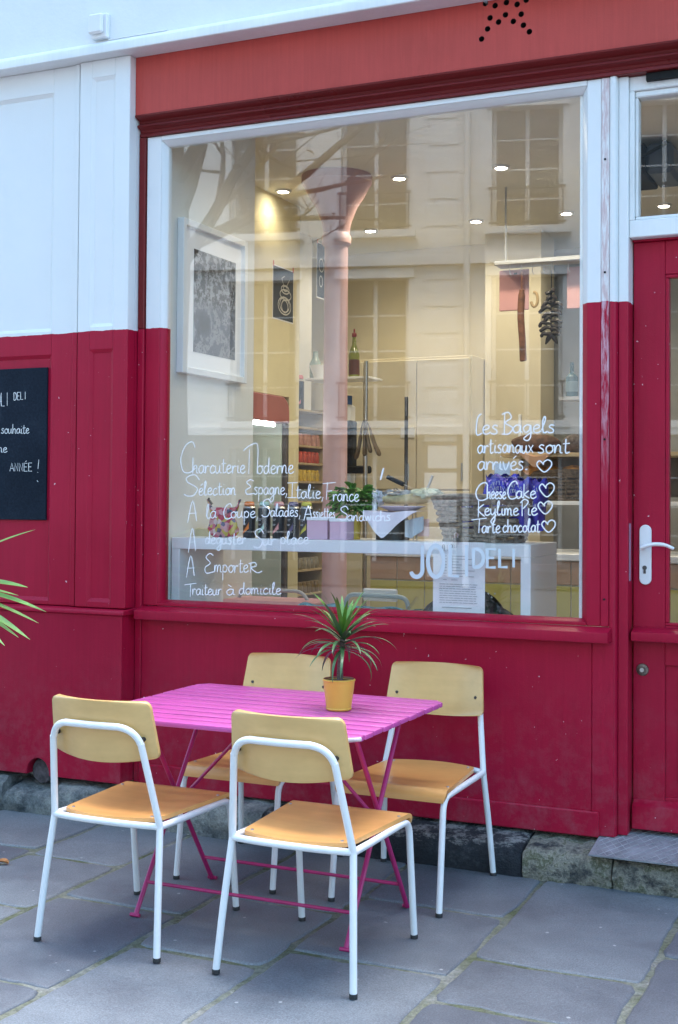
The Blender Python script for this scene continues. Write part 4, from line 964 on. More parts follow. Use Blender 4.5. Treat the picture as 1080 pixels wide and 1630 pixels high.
bottle((p.x, 7.31, p.z+.0005), [(.032, 0), (.036, .004), (.036, hh*.56), (.030, hh*.62), (.013, hh*.70), (.011, hh), (0, hh)], pm('blue_green_glass', (.03, .085, .11), .2), 'squat blue green bottle on a shelf at the right of the window', [('label_band', [(.0365, .03), (.0365, .09)], pm('grey_blue_label', (.16, .24, .28), .6))])
# dark cassette seen through the transom
p, q = onY(1012, 230, 6.6), onY(1072, 272, 6.6)
ac = thing('projector_mount', 'dark blue grey equipment box hung below the ceiling behind the transom window', 'equipment', ((p.x+q.x)/2, 6.7, q.z))
m_db = pm('slate_blue_plastic', (.07, .095, .13), .45)
box('housing', m_db, ac, p.x+.05, q.x, 6.6, 6.95, q.z, p.z, .02); box('end_cap', m_black, ac, p.x-.06, p.x+.0495, 6.59, 6.96, q.z, p.z, .006)
MB().tube([(p.x+.02, 6.58, (p.z+q.z)/2), (q.x-.03, 6.585, p.z-.015)], .009, 8).obj('arm', m_black, ac)
MB().tube([(q.x-.06, 6.7, p.z), (q.x-.06, 6.7, ZC)], .012, 8).obj('ceiling_rod', m_black, ac)

# ================================================================== WINDOW CONSOLE AND WHAT STANDS ON IT
con = thing('window_console', 'white console table close behind the shop window', 'console', (-2.25, 5.2, ZF))
KT = 1.2475; CXa, CXb, CYa, CYb = -3.098, -1.413, 5.0, 5.41
box('table_top', m_laminate, con, CXa, CXb, CYa, CYb, KT-.052, KT, .002)
box('leg_panel', m_laminate, con, CXb-.042, CXb-.0003, CYa+.0005, CYb-.0005, ZF, KT-.0523, .002)
box('leg_panel', m_laminate, con, CXa+.0003, CXa+.042, CYa+.0005, CYb-.0005, ZF, KT-.0523, .002)
cans = [(397, (.80, .20, .03), 'orange'), (421, (.34, .55, .47), 'mint green'), (444, (.75, .32, .30), 'pink'), (467, (.13, .10, .20), 'dark purple'), (488, (.62, .52, .06), 'yellow')]
for px, c, nm in cans:
    p = onY(px, 850, 5.12); can((p.x, 5.12, KT+.0003), c, 'black can with %s cap on the white console' % nm, .0285, .165, -.45)
def boxthing(name, label, cat, px0, px1, py0, Y, d, mat, lid=None):
    a, b = onY(px0, py0, Y), onY(px1, py0, Y)
    t = thing(name, label, cat, ((a.x+b.x)/2, Y, KT+.0003))
    box('body', mat, t, a.x, b.x, Y, Y+d, KT+.0003, a.z-.012, .0015)
    box('lid', lid or mat, t, a.x-.002, b.x+.002, Y-.002, Y+d+.002, a.z-.0118, a.z+.002, .0015)
    return t
m_pbox = pm('pink_card', (.72, .45, .56), .7, var=.04)
boxthing('pink_gift_box', 'pink card box with white lid left of the other pink box', 'box', 489, 521, 824, 5.08, .08, m_pbox, m_paper)
boxthing('pink_gift_box', 'pink card box with white lid beside the yellow pot', 'box', 525, 552, 826, 5.08, .08, m_pbox, m_paper)
# herb in a yellow pot
hp_ = onY(561, 850, 5.20)
hb = thing('herb_pot', 'bushy green basil in a yellow pot on the white console', 'potted herb', (hp_.x, 5.20, KT+.0003))
MB().lathe([(.036, 0), (.042, .09), (.044, .092), (.041, .092), (.036, .08), (0, .08)], seg=20).obj('pot', m_pot, hb, local=True)
MB().lathe([(0, .0802), (.036, .0802), (.036, .086), (0, .088)], seg=16).obj('soil', m_soil, hb, local=True)
m_basil = pm('basil_leaf', (.11, .26, .04), .45, var=.4, scale=25)
stm = MB()
for k in range(12):
    a = rs.uniform(0, 6.3); r_ = rs.uniform(.01, .03); stm.tube([(r_*math.cos(a), r_*math.sin(a), .085), (2.2*r_*math.cos(a), 2*r_*math.sin(a), .15+rs.uniform(0, .05))], .0018, 4)
stm.obj('stems', m_basil, hb, local=True)
bl1 = MB().grid(lambda u, v: Vector(((v-.5)*.026*math.sin(math.pi*min(1, u*.96+.03))**.7, u*.04, .006*math.sin(math.pi*u)+.006*abs(v-.5)*2)), 7, 5).mesh('basil_leaf', ang=80); bl1.materials.append(m_basil)
for k in range(190):
    o = bpy.data.objects.new('leaf', bl1); COL.objects.link(o); o.parent = hb
    a = rs.uniform(0, 6.3); rr = .08*math.sqrt(rs.random()); z = .10+rs.uniform(0, .125)*(1-(rr/.12)**2)+.02*rs.random()
    o.location = (rr*math.cos(a), rr*math.sin(a)*.8, z); o.rotation_euler = (rs.uniform(-.6, .7), rs.uniform(-.5, .5), a-1.57+rs.uniform(-.7, .7)); s = rs.uniform(.9, 1.45); o.scale = (s, s, s)
# wrapped sweets bag
def candymat():
    m, t, b = newmat('printed_cellophane'); v = coords(t, True); vo = t.nodes.new('ShaderNodeTexVoronoi'); vo.inputs['Scale'].default_value = 48; t.links.new(v, vo.inputs['Vector'])
    sp = t.nodes.new('ShaderNodeSeparateColor'); t.links.new(vo.outputs['Color'], sp.inputs[0])
    r = ramp(t, sp.outputs[0], ((.0, (.50, .04, .08)), (.25, (.62, .30, .33)), (.5, (.70, .55, .52)), (.62, (.10, .09, .16)), (.75, (.55, .42, .08)), (.9, (.62, .14, .20)))); r.color_ramp.interpolation = 'CONSTANT'
    t.links.new(r.outputs[0], b.inputs['Base Color']); b.inputs['Roughness'].default_value = .15; bump(t, b, noise(t, v, 40, 3).outputs['Fac'], .6, .01); return m
m_candy = candymat()
p = onY(356, 852, 5.14)
sw = thing('wrapped_sweets', 'colourful patterned cellophane parcel at the left of the console', 'wrapped sweets', (p.x, 5.14, KT+.0003))
def parcel(u, v):
    a = 2*math.pi*u; rr = [.045, .062, .066, .058, .040, .022, .030, .044][min(7, int(v*7.01))]; f = v*7-int(v*7)
    L_ = [.045, .062, .066, .060, .050, .046, .040, .030, .030]; i = min(7, int(v*7)); rr = L_[i]*(1-f)+L_[i+1]*f
    k = 1+.13*math.sin(5*a+v*5)+.08*math.sin(9*a-v*8)
    split = max(0, v-.62)*.14*(1 if math.cos(a) > 0 else -1)
    return Vector((rr*k*math.cos(a)*1.05+split, rr*k*math.sin(a)*.8, .155*v+.02*max(0, v-.6)*math.sin(2*a+1)*5*.5))
MB().grid(parcel, 40, 20, True).obj('wrapping', m_candy, sw, local=True, ang=40)
MB().tube([(-.05, -.02, .15), (-.065, -.025, .172), (-.062, -.028, .178)], .006, 6).obj('twist_tie', m_darkst, sw, local=True)
cb = onY(310, 848, 5.2)
o = MB().box(cb.x-.05, cb.x+.09, 5.22, 5.30, KT+.0003, KT+.035).obj('card_packet', pm('pale_yellow_card', (.62, .56, .36), .7)); tag(o, 'small pale packet lying at the left end of the console', 'packet')

# ham on a stand, with cloth and knives
hc = onY(640, 800, 5.22)
hs_ = thing('ham_stand', 'ham stand with wire legs and pink cloth on the white console', 'ham stand', (hc.x, 5.22, KT+.0003))
z0_ = onY(640, 806, 5.22).z
plt_ = MB().lathe([(.06, 0), (.105, .018), (.115, .020), (.115, .024), (.10, .022), (.055, .005), (0, .005)], seg=28, sx=.95, sy=.6).obj('plate', pm('lilac_plate', (.66, .55, .60), .3), hs_, local=True)
plt_.location = (0, 0, z0_-KT-.022)
wl = MB()
for x in (-.06, .05, .065): wl.tube([(x, 0, z0_-KT-.02), (x*1.1, 0, 0)], .0025, 6)
wl.obj('wire_legs', m_steel, hs_, local=True)
MB().lathe([(0, 0), (.075, 0), (.075, .085), (.06, .10), (0, .10)], (-.055, .03, 0), 20).obj('dark_tin', pm('brown_tin', (.075, .065, .055), .5), hs_, local=True)
clz = z0_-KT-.024
def cloth(u, v):
    x = -.165+.27*u; y = -.085-.05*math.sin(math.pi*u)*.2; drop = .118*(1-abs(u-.42)/.58)**1.0 if u > .42 else .118*(u/.42)**.8
    w_ = max(0, v-.30)/.7
    return Vector((x+.035*w_*(.4-u), (.05-.135*min(1, v/.30)) + .008*math.sin(14*u)*w_ - .01*w_, clz + .004*math.sin(8*u+3*v) - drop*w_ - .012*u*0))
MB().sheet(cloth, 26, 14, .0012).obj('cloth', pm('pale_pink_napkin', (.84, .74, .79), .8, var=.04, scale=20), hs_, local=True)
def cloth2(u, v): return Vector((.035+.085*u, -.05+.01*math.sin(9*u), clz-.018-.085*v*(1-.5*abs(u-.35))-.02*(1-u)))
MB().sheet(cloth2, 12, 8, .0012).obj('cloth', pm('grey_white_napkin', (.55, .58, .62), .8), hs_, local=True)
MB().sheet(lambda u, v: Vector((.085+.055*u, -.03, clz-.03-.075*v)), 6, 5, .0012).obj('cloth', pm('coral_paper', (.70, .42, .36), .8), hs_, local=True)
hm = thing('cured_ham', 'cut cured ham wrapped in paper lying across the stand', 'ham', (hc.x, 5.22, z0_+.003))
m_ham = pm('ham_fat', (.58, .45, .24), .45, var=.35, scale=22, bmp=.4, bscale=40)
zz0 = z0_+.0
MB().tube(catmull([(hc.x-.11, 5.22, zz0+.035), (hc.x-.07, 5.22, zz0+.030), (hc.x-.01, 5.22, zz0+.028), (hc.x+.07, 5.22, zz0+.036), (hc.x+.13, 5.22, zz0+.045), (hc.x+.165, 5.22, zz0+.038)]), [.016]*5+[.024]*5+[.027]*5+[.033]*5+[.030]*5+[.012], 16, flat=.85).obj('meat', m_ham, hm)
def crumple(c, r, sx, sy, sz, mat, nm, par, sd):
    q = random.Random(sd)
    def fn(u, v):
        a = 2*math.pi*u; b = math.pi*(v-.5)*.99; k = 1+.22*math.sin(5*a+sd)*math.cos(4*b)+.14*math.sin(9*a+3*b)+q.uniform(-.09, .09)*(0 < u < 1)
        return Vector(c)+Vector((r*sx*k*math.cos(b)*math.cos(a), r*sy*k*math.cos(b)*math.sin(a), r*sz*k*math.sin(b)))
    return MB().grid(fn, 26, 12, True).obj(nm, mat, par, ang=20)
crumple((hc.x-.115, 5.215, zz0+.035), .034, .9, .8, .9, pm('silvery_wrap', (.55, .55, .58), .3, var=.3, scale=40), 'wrapping', hm, 2)
crumple((hc.x-.125, 5.205, zz0-.005), .022, .6, .6, 1.5, m_paper, 'wrapping', hm, 3)
crumple((hc.x-.03, 5.235, zz0+.055), .042, 1.7, .7, .45, pm('foil', (.38, .36, .34), .3, .6, var=.5, scale=50), 'wrapping', hm, 4)
crumple((hc.x+.115, 5.21, zz0+.055), .045, 1.5, .8, .50, pm('cream_lettuce_paper', (.66, .62, .42), .6, var=.2, scale=30), 'wrapping', hm, 6)
a, b, c = onY(617, 759, 5.22), onY(643, 771, 5.22), onY(664, 780, 5.22)
kn = thing('carving_knife', 'carving knife with black handle stuck into the ham', 'knife', (b.x, 5.22, c.z))
MB().tube([a, b], [.010, .011], 10).obj('handle', m_rubber, kn); MB().tube([b, c], [.004, .002], 6, flat=.3).obj('blade', m_steel, kn)
a, b = onY(689, 757, 5.22), onY(681, 778, 5.22)
k2 = MB().tube([a, b, b+(b-a)*.4], [.006, .0055, .002], 10).obj('small_knife', m_steel); tag(k2, 'small steel knife standing upright in the ham', 'knife')
# big basket with crisps
bk = onY(772, 857, 5.215)
basket('crisp_basket', 'large grey brown wicker basket of blue crisp bags on the console', (bk.x, 5.215, KT+.0003), .165, .115, .205, .145, .172, 8, m_wicker, .0098)
def bagmat():
    m, t, b = newmat('blue_crisp_foil'); v = coords(t, False, (1, 1, 1)); n_ = noise(t, v, 28, 3); sep = t.nodes.new('ShaderNodeSeparateXYZ'); t.links.new(v, sep.inputs[0])
    wv = t.nodes.new('ShaderNodeTexWave'); wv.inputs['Scale'].default_value = 5; wv.inputs['Distortion'].default_value = 9; t.links.new(v, wv.inputs['Vector'])
    r = ramp(t, wv.outputs['Fac'], ((.0, (.045, .035, .33)), (.6, (.055, .04, .40)), (1.0, (.10, .08, .55)))); c_ = mixc(t, .0, r.outputs[0], (.05, .04, .35))
    t.links.new(c_, b.inputs['Base Color']); b.inputs['Roughness'].default_value = .22; b.inputs['Metallic'].default_value = .25; bump(t, b, n_.outputs['Fac'], .5, .01); return m
m_bag = bagmat()
def bag(px, py, w_, h_, rz_, label, Y=5.19, tilt=0):
    p = onY(px, py, Y)
    t = thing('crisp_bag', label, 'crisp bag', (p.x, Y, KT+.05), rz_, 'blue crisp bags in the basket')
    H = p.z-(KT+.05)
    def fn(u, v):
        a = 2*math.pi*u; pin = 1-abs(2*v-1)**5; x = w_*math.cos(a)*(1-.08*math.sin(math.pi*v)); y = .042*pin*math.sin(a)
        return Vector((x+tilt*v+.006*math.sin(9*v+u*12), y+.006*math.sin(13*u*3+7*v), H*v+.010*math.sin(6*a)*(v > .9)))
    MB().grid(fn, 36, 16, True).obj('packet', m_bag, t, local=True, ang=45)
    tx = MB(); lr = random.Random(int(px))
    for row_, zf_, nn_ in ((0, .80, 7), (1, .70, 8), (2, .50, 5)):
        for k in range(nn_):
            fx_ = (k/(nn_-1)-.5)*1.35; u_ = .75+fx_*.16; c_ = fn(u_, zf_+.07*(1-fx_*fx_*2)); c_.y -= .0015
            hh_ = .0085 if row_ < 2 else .006
            for q_ in range(2):
                d_ = Vector((lr.uniform(-.005, .005), 0, lr.choice((-1, 1))*hh_)); e_ = Vector((lr.uniform(-.003, .003), -.0004, 0))
                tx.tube([c_+e_-d_, c_+e_+d_], .0016, 4, flat=.5)
    tx.obj('printed_letters', m_paper, t, local=True)
bag(788, 757, .072, .2, .25, 'blue crisp bag standing tallest at the left of the wicker basket', 5.18, .03)
bag(822, 762, .058, .2, -.2, 'blue crisp bag in the middle of the wicker basket', 5.17, .01)
bag(852, 764, .042, .2, -.5, 'blue crisp bag leaning at the right of the wicker basket', 5.23, .02)
bag(745, 800, .03, .2, .5, 'blue crisp bag mostly hidden at the left inside the wicker basket', 5.2, 0)
tc = onY(800, 745, 5.3); o = MB().box(tc.x-.035, tc.x+.035, 5.30, 5.302, tc.z-.03, tc.z+.02).obj('price_card', m_paper); tag(o, 'small white price card behind the crisp bags', 'price card'); tcs = MB().tube([(tc.x, 5.305, KT+.001), (tc.x, 5.305, tc.z)], .003, 6).obj('card_stick', m_shelf, o)
# menu hung on the glass
a, b = onY(690, 862, 4.935), onY(772, 978, 4.935)
mz0 = onY(690, 976, 4.935).z
mn = thing('menu_sheet', 'white printed menu sheet clipped inside the window below the basket', 'menu', ((a.x+b.x)/2, 4.935, mz0))
MB().sheet(lambda u, v: Vector((a.x+(b.x-a.x)*u, 4.935+.002*math.sin(3*u)+.001*v, mz0+(a.z-mz0)*v)), 8, 8, .0006).obj('sheet', m_paper, mn)
prt = MB(); pw = b.x-a.x; ph = a.z-mz0
def pbar(u0, u1, v, h=.0022): prt.add([(a.x+pw*u0, 4.9325, mz0+ph*v), (a.x+pw*u1, 4.9325, mz0+ph*v), (a.x+pw*u1, 4.9325, mz0+ph*v+h), (a.x+pw*u0, 4.9325, mz0+ph*v+h)], [(0, 1, 2, 3)])
for i, v in enumerate((.80, .76, .72, .68, .64, .60, .56, .52, .47)):
    pbar(.2, .27, v); pbar(.36, .36+rs.uniform(.12, .32), v); 
    if i % 2: pbar(.68, .68+rs.uniform(.05, .18), v)
for i in range(9):
    u = .13
    while u < .80: w2 = rs.uniform(.04, .12); pbar(u, min(.86, u+w2), .41-i*.032); u += w2+.012
pbar(.18, .75, .085, .003)
prt.obj('print', m_print, mn)
pd_ = MB()
for k in range(24):
    for j in range(4): pd_.add([(a.x+pw*(.02+k*.04)+dx_, 4.9328, mz0+ph*(.985-j*.022)+dz_) for dx_, dz_ in ((0, 0), (.0018, 0), (.0018, .0018), (0, .0018))], [(0, 1, 2, 3)])
pd_.obj('pink_dots', m_printp, mn)
cl = onY(727, 858, 4.933)
MB().tube([(cl.x-.006, 4.931, cl.z+.004), (cl.x-.008, 4.928, cl.z+.02), (cl.x, 4.927, cl.z+.027), (cl.x+.008, 4.928, cl.z+.02), (cl.x+.006, 4.931, cl.z+.004)], .0022, 6).obj('clip_wire', m_steel, mn)
box('clip', m_darkst, mn, cl.x-.014, cl.x+.014, 4.926, 4.9315, cl.z-.012, cl.z+.005, .001)
# black handbag behind the menu
hb_ = onY(745, 975, 5.25)
bg_ = thing('black_bag', 'black shiny handbag with chain lying behind the menu sheet', 'handbag', (hb_.x, 5.25, .80))
m_leather = pm('black_leather', (.008, .008, .010), .25, var=.3, scale=20, bmp=.4, bscale=50)
def bagfn(u, v):
    aa = 2*math.pi*u; bb = math.pi*(v-.5)*.99; X = .20*math.cos(bb)*math.cos(aa); k = 1+.10*math.sin(4*aa+2*bb)+.07*math.sin(7*aa-3*bb)
    return Vector((hb_.x+X*k+.0, 5.25+.07*k*math.cos(bb)*math.sin(aa), .86+.155*k*math.sin(bb)*(1-.25*abs(X)/.2)+.02))
MB().grid(bagfn, 40, 18, True).obj('bag_body', m_leather, bg_, ang=60)
for i in range(3): p = onY(778+i*5, 945+(i % 2)*6, 5.17); MB().lathe([(0, -.004), (.003, -.003), (.004, 0), (.003, .003), (0, .004)], p, 8).obj('stud', m_steel, bg_)
ch = MB(); p, q = onY(664, 952, 5.17), onY(648, 972, 5.15)
for k in range(9): c_ = p.lerp(q, k/8); ch.tube([c_+Vector((.005*math.cos(z), 0, .005*math.sin(z))) for z in [j*math.pi/4 for j in range(8)]], .0016, 5, closed=True)
ch.obj('chain', pm('brass', (.55, .42, .16), .3, .9), bg_)
st_ = MB().box(-2.75, -1.6, 5.12, 5.5, ZF, .80).obj('low_bench', m_grey); tag(st_, 'low grey bench under the console carrying bag and towel', 'bench')
# blue green cloth and a tubular chair back inside
tw0, tw1 = onY(475, 965, 5.1), onY(650, 972, 5.1)
MB().sheet(lambda u, v: Vector((tw0.x+(tw1.x-tw0.x)*u, 5.09+.2*v, .955+.006*math.sin(7*u+2)*math.sin(5*v+u*9)+.004*math.sin(23*u+4*v)-.04*max(0, v-.5))), 40, 10, .004).obj('blue_towel', pm('teal_patterned_cloth', (.12, .34, .38), .8, var=.7, scale=35)); tag(bpy.data.objects['blue_towel'], 'crumpled teal patterned cloth along the bottom of the window', 'cloth')

o = MB().box(tw0.x+.01, tw1.x-.01, 5.125, 5.30, .8005, .925).obj('cushion', m_grey); tag(o, 'grey cushion under the teal cloth on the low bench', 'cushion')
a, b = onY(540, 966, 5.45), onY(640, 966, 5.45); zt_ = onY(560, 948, 5.45).z
ich = thing('indoor_chair', 'pale blue tubular chair standing inside behind the window', 'chair', ((a.x+b.x)/2, 5.6, ZF))
MB().tube(fillet([(a.x, 5.53, ZF), (a.x, 5.53, zt_), (b.x, 5.53, zt_-.005), (b.x, 5.53, ZF)], .05), .011, 10).obj('back_frame', pm('pale_blue_tube', (.38, .50, .58), .35), ich)
box('backrest', m_laminate, ich, a.x+.08, b.x-.06, 5.542, 5.556, zt_-.03, zt_+.03, .008)
box('seat', m_laminate, ich, a.x+.012, b.x-.012, 5.5415, 5.93, .60, .62, .005)
for x in (a.x, b.x): MB().tube([(x, 5.93, ZF), (x, 5.93, .61), (x, 5.535, .61)], .011, 10).obj('leg', MATS['pale_blue_tube'], ich)
# pink rounded cool box at the lower left of the window
a, b = onY(292, 955, 5.35), onY(470, 962, 5.35)
pkz = onY(380, 953, 5.35).z
pk = thing('pink_cool_box', 'dusty pink rounded cool box at the lower left inside the window', 'cool box', ((a.x+b.x)/2, 5.5, ZF))
box('box_body', m_frpink, pk, -3.09, b.x, 5.42, 5.70, ZF, pkz-.05, .05); 
MB().tube(fillet([(-3.06, 5.56, pkz-.045), (-3.04, 5.56, pkz+.03), (b.x-.06, 5.56, pkz+.03), (b.x-.02, 5.56, pkz-.045)], .05), .009, 8).obj('handle', m_grey, pk)
box('lid', pm('pale_rose', (.62, .30, .33), .4), pk, -3.085, b.x-.004, 5.424, 5.696, pkz-.0495, pkz-.012, .015)

# ================================================================== LETTERING
G = {
'a': (.95, [[(.8,.9),(.45,1),(.12,.65),(.15,.2),(.4,0),(.7,.3),(.82,.95),(.8,.25),(1,.05)]]),
'b': (.9, [[(.15,2),(.13,.0),(.2,.6),(.5,1),(.82,.6),(.6,.05),(.15,.1)]]),
'c': (.85, [[(.78,.82),(.5,1),(.15,.6),(.22,.12),(.5,0),(.88,.25)]]),
'd': (1, [[(.78,.8),(.45,.95),(.12,.5),(.3,0),(.7,.3),(.85,2.0),(.82,.3),(1.02,.05)]]),
'e': (.85, [[(.1,.45),(.55,.58),(.72,.85),(.45,1.02),(.15,.65),(.2,.12),(.5,0),(.88,.25)]]),
'g': (.95, [[(.8,.9),(.45,1),(.12,.6),(.3,.05),(.65,.3),(.82,.95),(.8,-.5),(.5,-1),(.15,-.75),(.6,-.2),(1,.1)]]),
'h': (.95, [[(.15,2),(.12,0),(.2,.6),(.5,1),(.72,.8),(.72,.1),(.95,.05)]]),
'i': (.5, [[(.25,1),(.22,.15),(.5,.05)],[(.28,1.5),(.33,1.58)]]),
'k': (.85, [[(.15,2),(.1,0)],[(.75,1.05),(.2,.5),(.85,0)]]),
'l': (.6, [[(.05,.3),(.42,1.6),(.36,2.05),(.18,1.5),(.2,.2),(.4,0),(.62,.2)]]),
'm': (1.25, [[(.1,1),(.1,0),(.2,.75),(.4,1),(.52,.7),(.52,0),(.62,.75),(.85,1),(1,.7),(1,.1),(1.22,.05)]]),
'n': (.9, [[(.1,1),(.1,0),(.25,.75),(.48,1),(.66,.75),(.66,.1),(.9,.05)]]),
'o': (.9, [[(.5,1),(.15,.7),(.18,.15),(.48,0),(.8,.35),(.72,.85),(.48,1),(.65,.88),(.95,.92)]]),
'p': (.9, [[(.15,1),(.1,-1.1)],[(.12,.6),(.42,1),(.78,.65),(.58,.05),(.15,.15)]]),
'r': (.7, [[(.1,1),(.13,0),(.2,.6),(.42,.95),(.7,.85)]]),
's': (.75, [[(.68,.9),(.4,1.02),(.2,.75),(.55,.45),(.58,.12),(.3,0),(.02,.12)]]),
't': (.7, [[(.35,1.75),(.28,.2),(.45,0),(.72,.15)],[(.02,1.12),(.72,1.2)]]),
'u': (.95, [[(.1,1),(.1,.25),(.32,0),(.62,.3),(.72,1),(.72,.2),(.98,.05)]]),
'v': (.8, [[(.05,1),(.33,0),(.75,1)]]),
'w': (1.1, [[(.05,1),(.25,0),(.5,.8),(.75,0),(1,1)]]),
'x': (.85, [[(.1,1),(.75,0)],[(.75,1),(.1,0)]]),
'y': (.9, [[(.1,1),(.13,.3),(.38,.1),(.68,.5)],[(.74,1),(.68,-.6),(.4,-1.2),(.15,-.8),(.9,.1)]]),
'A': (1, [[(0,-.15),(.48,2),(.85,0)],[(.08,.75),(.85,.8)]]),
'B': (1, [[(.25,2.05),(.22,0)],[(.0,1.85),(.55,2.05),(.8,1.55),(.3,1.08),(.92,.6),(.6,.05),(.0,.02)]]),
'C': (1, [[(.95,1.62),(.78,2),(.35,1.75),(.05,.9),(.2,.1),(.6,.0),(1.0,.3)]]),
'E': (1, [[(.9,1.8),(.55,2),(.2,1.6),(.6,1.05),(.12,.6),(.25,.05),(.95,.2)]]),
'F': (1, [[(.35,2),(.25,0)],[(-.05,1.85),(1.05,2)],[(.27,1),(.75,1.05)]]),
'I': (1, [[(.5,2),(.45,0)],[(.0,1.95),(1,2)],[(0,0),(.9,0)]]),
'K': (1, [[(.25,2),(.2,-.1)],[(.9,1.5),(.2,.8),(1,0)]]),
'L': (1, [[(.8,2),(.25,1.6),(.05,.4),(.25,0),(.9,.2)]]),
'M': (1, [[(.2,0),(.25,1.7)],[(-.2,1.6),(.35,2),(.85,1.95),(.8,0)]]),
'P': (1, [[(.3,1.9),(.3,0)],[(.1,1.6),(.55,2.05),(.95,1.7),(.4,.9)]]),
'R': (1, [[(.2,1.2),(.15,0)],[(.0,1.1),(.5,1.25),(.6,.8),(.2,.6),(.7,0),(1.1,.2)]]),
'S': (1, [[(1,1.5),(.7,2),(.2,1.75),(.25,1.3),(.85,.75),(.65,.1),(.25,0),(0,.2)]]),
'T': (1, [[(.5,1.9),(.45,0)],[(-.1,1.75),(1.05,2)]]),
'N': (1, [[(.1,0),(.12,2),(.8,0),(.85,2)]]),
'heart': (1, [[(.45,1.25),(.2,1.7),(0,1.3),(.12,.7),(.55,0),(1,.8),(1.05,1.5),(.78,1.85),(.5,1.5),(.47,1.1)]]),
',': (.4, [[(.3,.15),(.1,-.5)]]), '.': (.4, [[(.15,.05),(.4,.06)]]), '-': (.6, [[(0,.5),(.5,.5)]]),
}
for ch_, b_, ac_ in (('é', 'e', [(.4,1.35),(.75,1.7)]), ('è', 'e', [(.25,1.7),(.55,1.35)]), ('à', 'a', [(.25,1.75),(.6,1.35)])): G[ch_] = (G[b_][0], G[b_][1]+[[*ac_]])
# block capitals as straight strokes
BL = {'J': [[(.9,2)]+[(.48+.42*math.cos(R(-a)), .45+.45*math.sin(R(-a))) for a in range(0, 166, 15)]], 'O': [circ(.5, 1, .48, 1, 20)], 'L': [[(.1,2),(.1,0),(.9,0)]], 'I': [[(.5,2),(.5,0)]], 'D': [[(.1,0),(.1,2)]+[(.35+.6*math.cos(R(a)), 1+math.sin(R(a))) for a in range(90, -91, -15)]+[(.1,0)]],
      'E': [[(.9,2),(.1,2),(.1,0),(.9,0)],[(.1,1.05),(.75,1.05)]], 'A': [[(0,0),(.5,2),(1,0)],[(.2,.7),(.8,.7)]], 'N': [[(.1,0),(.1,2),(.85,0),(.85,2)]], '!': [[(.6,2),(.4,.55)],[(.33,.02),(.37,-.08)]], 'É': [[(.9,1.9),(.1,2),(.1,0),(.9,0)],[(.1,1.05),(.75,1.05)],[(.4,2.3),(.75,2.55)]]}
wr = random.Random(5)
def word(txt, x0, x1, base, xh, slope=0, block=False):
    """strokes in photograph pixels: txt fitted between x0 and x1 on a baseline"""
    D = BL if block else G
    gl = [txt] if txt == 'heart' else list(txt)
    adv = [1.12 if block else D[g][0] for g in gl]; tot = sum(adv)-(.12 if block else 0); k = (x1-x0)/tot; x = x0; out = []
    for g, a_ in zip(gl, adv):
        dy = wr.uniform(-.04, .04)*xh
        for st in (D[g] if block else D[g][1]):
            pts = [(x+p[0]*k, base+(x-x0)*slope+dy-p[1]*xh) for p in st]
            if not block: pts = [(q.x, q.y) for q in catmull([Vector((a, b, 0)) for a, b in pts], 5)]
            out.append(pts)
        x += a_*k
    return out
def onglass(px, py): return onY(px, py, YG-.0012)
lines = [
 ([('C',287,312,752,24.5),('harcuterie',306,391,753,12.5),('M',392,414,755,23),('oderne',409,468,754,13)], 'Charcuterie Moderne'),
 ([('S',293,318,790,17),('élection',316,376,788,11),('E',390,406,787,12),('spagne,',404,458,787,11),('I',458,474,792,12),('talie,',471,516,793,11),('F',515,534,796,14),('rance',530,572,798,11)], 'Sélection'),
 ([('A',299,316,830,16),('la',328,345,825,11),('C',356,370,826,12),('oupe,',367,412,824,10),('S',417,432,823,14),('alades,',430,479,822,9.5),('A',484,499,827,11),('ssiettes',498,534,824,8.5),('S',541,555,828,11),('andwichs',553,622,829,8.5)], 'A la Coupe'),
 ([('A',300,314,876,18),('déguster',326,392,866,10),('S',404,420,872,15),('ur',418,440,868,10),('place',446,492,866,10)], 'A déguster'),
 ([('A',297,312,916,16),('E',325,342,913,16),('mporte',341,396,911,11.5),('R',396,416,912,13)], 'A Emporter'),
 ([('T',296,312,950,11),('raiteur',306,353,947,9.5),('à',360,374,947,9.5),('domicile',380,448,946,9.5)], 'Traiteur'),
 ([('L',758,769,692,17),('es',767,794,691,14),('B',799,818,691,17),('agels',816,884,689,12.5)], 'Les Bagels'),
 ([('artisanaux',760,850,721,12.5),('sont',856,907,721,13)], 'artisanaux'),
 ([('arrivés.',760,840,748,13.5),('heart',855,877,751,10.5)], 'arrivés'),
 ([('C',757,778,796,14),('heese',775,806,794,11),('C',808,825,794,14),('ake',821,854,793,11.5),('heart',859,881,791,12)], 'CheeseCake'),
 ([('K',759,772,822,13),('eylime',771,826,820,11),('P',827,842,821,13),('ie',839,856,820,11.5),('heart',857,878,818,11)], 'Keylime Pie'),
 ([('T',753,774,849,12),('arte',767,797,848,11),('chocolat',800,860,847,10.5),('heart',863,883,847,10.5)], 'Tarte chocolat'),
]
for ws, _ in lines:
    pl_ = []
    for w_ in ws: pl_ += word(*w_)
    strokes('painted_writing_line', pl_, m_mark, win, .0026 if ws[0][1] > 700 else .0022, onglass)
dl = [('J',653,675,918,25),('O',681,707,918,25),('L',715,733,918,25),('I',738,748,918,25),('D',752,771,903,14.5),('E',774,791,903,14.5),('L',794,810,903,14.5),('I',812,824,903,14.5)]
pl_ = []
for t_, a_, b_, c_, d_ in dl: pl_ += word(t_, a_, b_, c_, d_, 0, True)
strokes('vinyl_shop_name', [p for p in pl_[:4]], m_decal, win, .0088, onglass); strokes('vinyl_shop_name', pl_[4:], m_decal, win, .0072, onglass)
strokes('painted_writing_line', [[(611,745),(609,752),(606,764)]], m_mark, win, .004, onglass)
